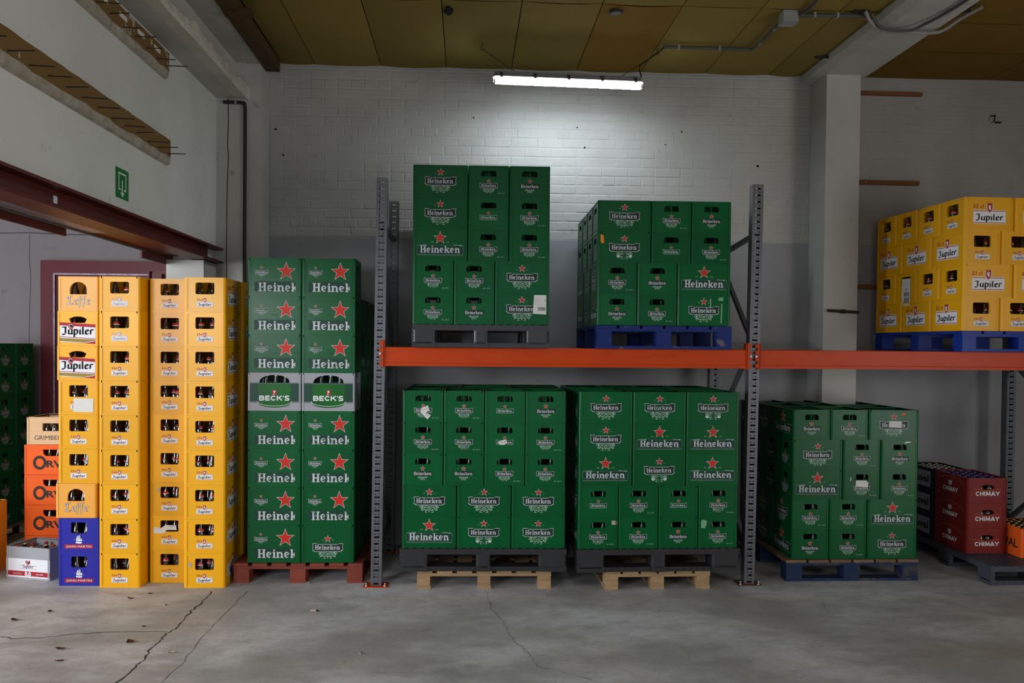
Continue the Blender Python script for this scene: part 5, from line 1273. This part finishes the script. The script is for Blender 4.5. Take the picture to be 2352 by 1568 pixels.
t = CR[('L1', 4)][0]; on_face(t, 'hk', 'W', slip([(-.02, .075), (-.012, .103), (.036, .125), (.046, .088), (.020, .070), (.058, .052), (.034, .020), (-.006, .062)], 'paper', lambda s: (s.flat([(-.008, .088), (.030, .104), (.032, .098), (-.006, .082)], 'f_grey', 8), s.flat([(.018, .062), (.048, .050), (.045, .044), (.016, .056)], 'f_grey', 8))), 'torn_sticker')
t = CR[('L1', 3)][2]; on_face(t, 'hk', 'W', slip([(-.048, .088), (-.020, .102), (.010, .108), (.020, .082), (-.012, .066), (-.040, .070)], 'paper', lambda s: s.flat([(-.03, .088), (.012, .098), (.012, .090), (-.03, .080)], 'f_grey', 8)), 'torn_sticker')
t = CR[('L2', 0)][0]; on_face(t, 'hk', 'W', slip([(.102, .178), (.142, .176), (.145, .196), (.138, .208), (.100, .208)], 'leaf2'), 'torn_sticker')
t = CR[('L2', 0)][3]; on_face(t, 'hk', 'W', slip([(-.138, .150), (-.098, .146), (-.082, .200), (-.118, .214), (-.138, .19)], 'tape'), 'tape_scrap')
t = CR[('R', 4)][2]; on_face(t, 'hk', 'S', slip([(-.040, .098), (.062, .094), (.062, .146), (-.036, .148)], 'paper'), 'paper_sticker'); on_face(t, 'hk', 'S', slip([(.058, .192), (.090, .200), (.094, .212), (.070, .214), (.058, .204)], 'ink_orange'), 'red_sticker')
t = CR[('R', 2)][1]; on_face(t, 'hk', 'W', slip([(-.048, .100), (.050, .094), (.054, .130), (.034, .148), (-.046, .148)], 'paper'), 'paper_sticker'); on_face(t, 'hk', 'W', slip([(-.092, .145), (-.086, .145), (-.085, .172), (-.091, .172)], 'ink_white'), 'scratch_mark')
t = CR[('R', 3)][2]; on_face(t, 'hk', 'W', slip([(.03, .206), (.08, .212), (.10, .222), (.05, .222)], 'ink_white'), 'tape_strip')
on_face(S1[5], 'jup', 'W', slip([(-.038, .02), (.110, .018), (.112, .120), (-.034, .120)], 'paper'), 'paper_sticker')
on_face(YS_[(1, 1)], 'jup', 'W', slip([(-.120, .118), (-.04, .120), (-.02, .145), (.055, .145), (.05, .180), (-.03, .182), (-.06, .160), (-.118, .168)], 'paper', lambda s: (text(s, '53479', .02, .168, .04, .008, 'ink', 8), s.rect(-.11, .15, -.07, .156, 'f_grey', 8))), 'torn_sticker')
on_face(YS_[(1, 2)], 'jup', 'W', slip([(-.095, .175), (-.075, .180), (-.062, .215), (-.090, .205)], 'leaf2'), 'torn_sticker')
on_face(YS_[(2, 0)], 'jup', 'W', slip([(-.112, .155), (-.09, .150), (-.094, .188), (-.118, .190)], 'leaf2'), 'torn_sticker')
def pal(s):
    x = -.03
    for k in range(14): w = random.choice((.002, .002, .004)); s.rect(x, -.01, x+w, .035, 'ink', 8); s.rect(x, .045, x+w, .08, 'ink', 8); x += w+.0024
    for k in range(4): s.rect(-.03, .13+.012*k, .02, .133+.012*k, 'f_grey', 8)
    s.rect(-.02, .09, .02, .115, 'f_grey', 8)
k = [k for k in CR if k[0] == 'Y' and k[1] == 2 and 'along left' in CR[k]['label']]
# handle-row crates are rows 2 and 4 from the top; the barcode slip hangs on the second row from the bottom
kk = [k for k in CR if k[0] == 'Y' and k[1] == 1 and 'third along left' in CR[k]['label']]
if kk:
    on_face(CR[kk[0]], 'jup', 'W', slip([(-.02-.03, -.03), (.10-.03, -.03), (.10-.03, .20), (-.02-.03, .20)], 'paper', shifted(pal, .012, .005)), 'barcode_slip')

# ================================================================== LITTER ON THE FLOOR
def leaf(x, y, lab, m='leaf', w=.03, l=.05, rz=0.0, cat='leaf', nm='dry_leaf', curl=.006):
    s = MB(); n = 6; r = random.Random(int(x*1000)); top = []; bot = []
    for k in range(n+1):
        f = k/n; ww = w*math.sin(PI*min(max(f, .08), .95))*r.uniform(.7, 1.1); z = .002+curl*(2*f-1)**2*r.uniform(.6, 1.3)
        top += [(-ww/2, l*(f-.5), z+r.uniform(.002, .008)), (0, l*(f-.5), z), (ww/2, l*(f-.5), z+r.uniform(.002, .008))]
    s.add(top, [(3*k+i, 3*k+i+1, 3*k+4+i, 3*k+3+i) for k in range(n) for i in range(2)], m)
    s.add([(a, b, c+.0008) for a, b, c in top], [(3*k+i, 3*k+3+i, 3*k+4+i, 3*k+i+1) for k in range(n) for i in range(2)], m)
    o = s.build(nm, None, (x, y, 0), rz); tag(o, lab, cat); return o
leaf(-2.362, 5.778, 'curled brown leaf on floor in front of the second yellow column', rz=1.3)
leaf(-2.923, 5.339, 'dark brown leaf on floor near the left edge', rz=1.0, l=.06, w=.04)
leaf(-2.781, 5.507, 'small dark leaf on floor left, ahead of the blue crates', rz=.6, l=.035)
leaf(-2.017, 4.936, 'crumpled leaf scrap on floor left of the long crack', rz=.9, l=.06, w=.05)
leaf(-2.383, 4.832, 'reddish flat leaf on floor at lower left', rz=1.4, l=.06)
leaf(-2.297, 4.647, 'narrow dark stem piece on floor at lower left', rz=1.57, l=.05, w=.018, curl=.004)
leaf(-1.712, 4.757, 'pale and brown scrap on floor right of the long crack', 'leaf2', rz=1.4, l=.05, w=.02, cat='scrap', nm='paper_scrap')
leaf(-2.267, 5.887, 'tiny dark chip on floor just before the yellow columns', rz=1.5, l=.03, w=.012, curl=.003)
leaf(-2.043, 5.2, 'tiny brown leaf bit on floor beside the crack junction', rz=1.5, l=.025, w=.015, curl=.004)
leaf(-1.188, 6.13, 'pale torn scrap on floor before the red pallet', 'leaf2', rz=.7, l=.05, w=.03, cat='scrap', nm='paper_scrap')
leaf(-.616, 4.733, 'thin white splinter on floor at bottom centre left', 'leaf2', rz=.5, l=.05, w=.008, curl=.002, cat='scrap', nm='wood_splinter')
leaf(1.32, 5.45, 'small white paper bit on floor right of centre', 'leaf2', rz=1.2, l=.02, w=.02, curl=.004, cat='scrap', nm='paper_scrap')
def roll_bit(x, y, rz, l, r, m, lab, cat, nm):
    s = MB(); s.tube([(-l/2, 0, r), (0, 0, r*1.05), (l/2, 0, r)], r, m, 7); o = s.build(nm, None, (x, y, 0), rz); tag(o, lab, cat)
    s = MB(); s.tube([(l/2-.012, 0, r), (l/2+.002, 0, r)], r*1.08, 'ink_brown', 7); s.build('tip', o)
roll_bit(-1.018, 5.483, -.05, .05, .007, 'leaf2', 'cigarette stub lying on floor left of centre', 'stub', 'cigarette_stub')
roll_bit(-2.092, 5.64, -.1, .07, .003, 'leaf2', 'thin pale twig on floor in front of the yellow columns', 'twig', 'dry_twig')
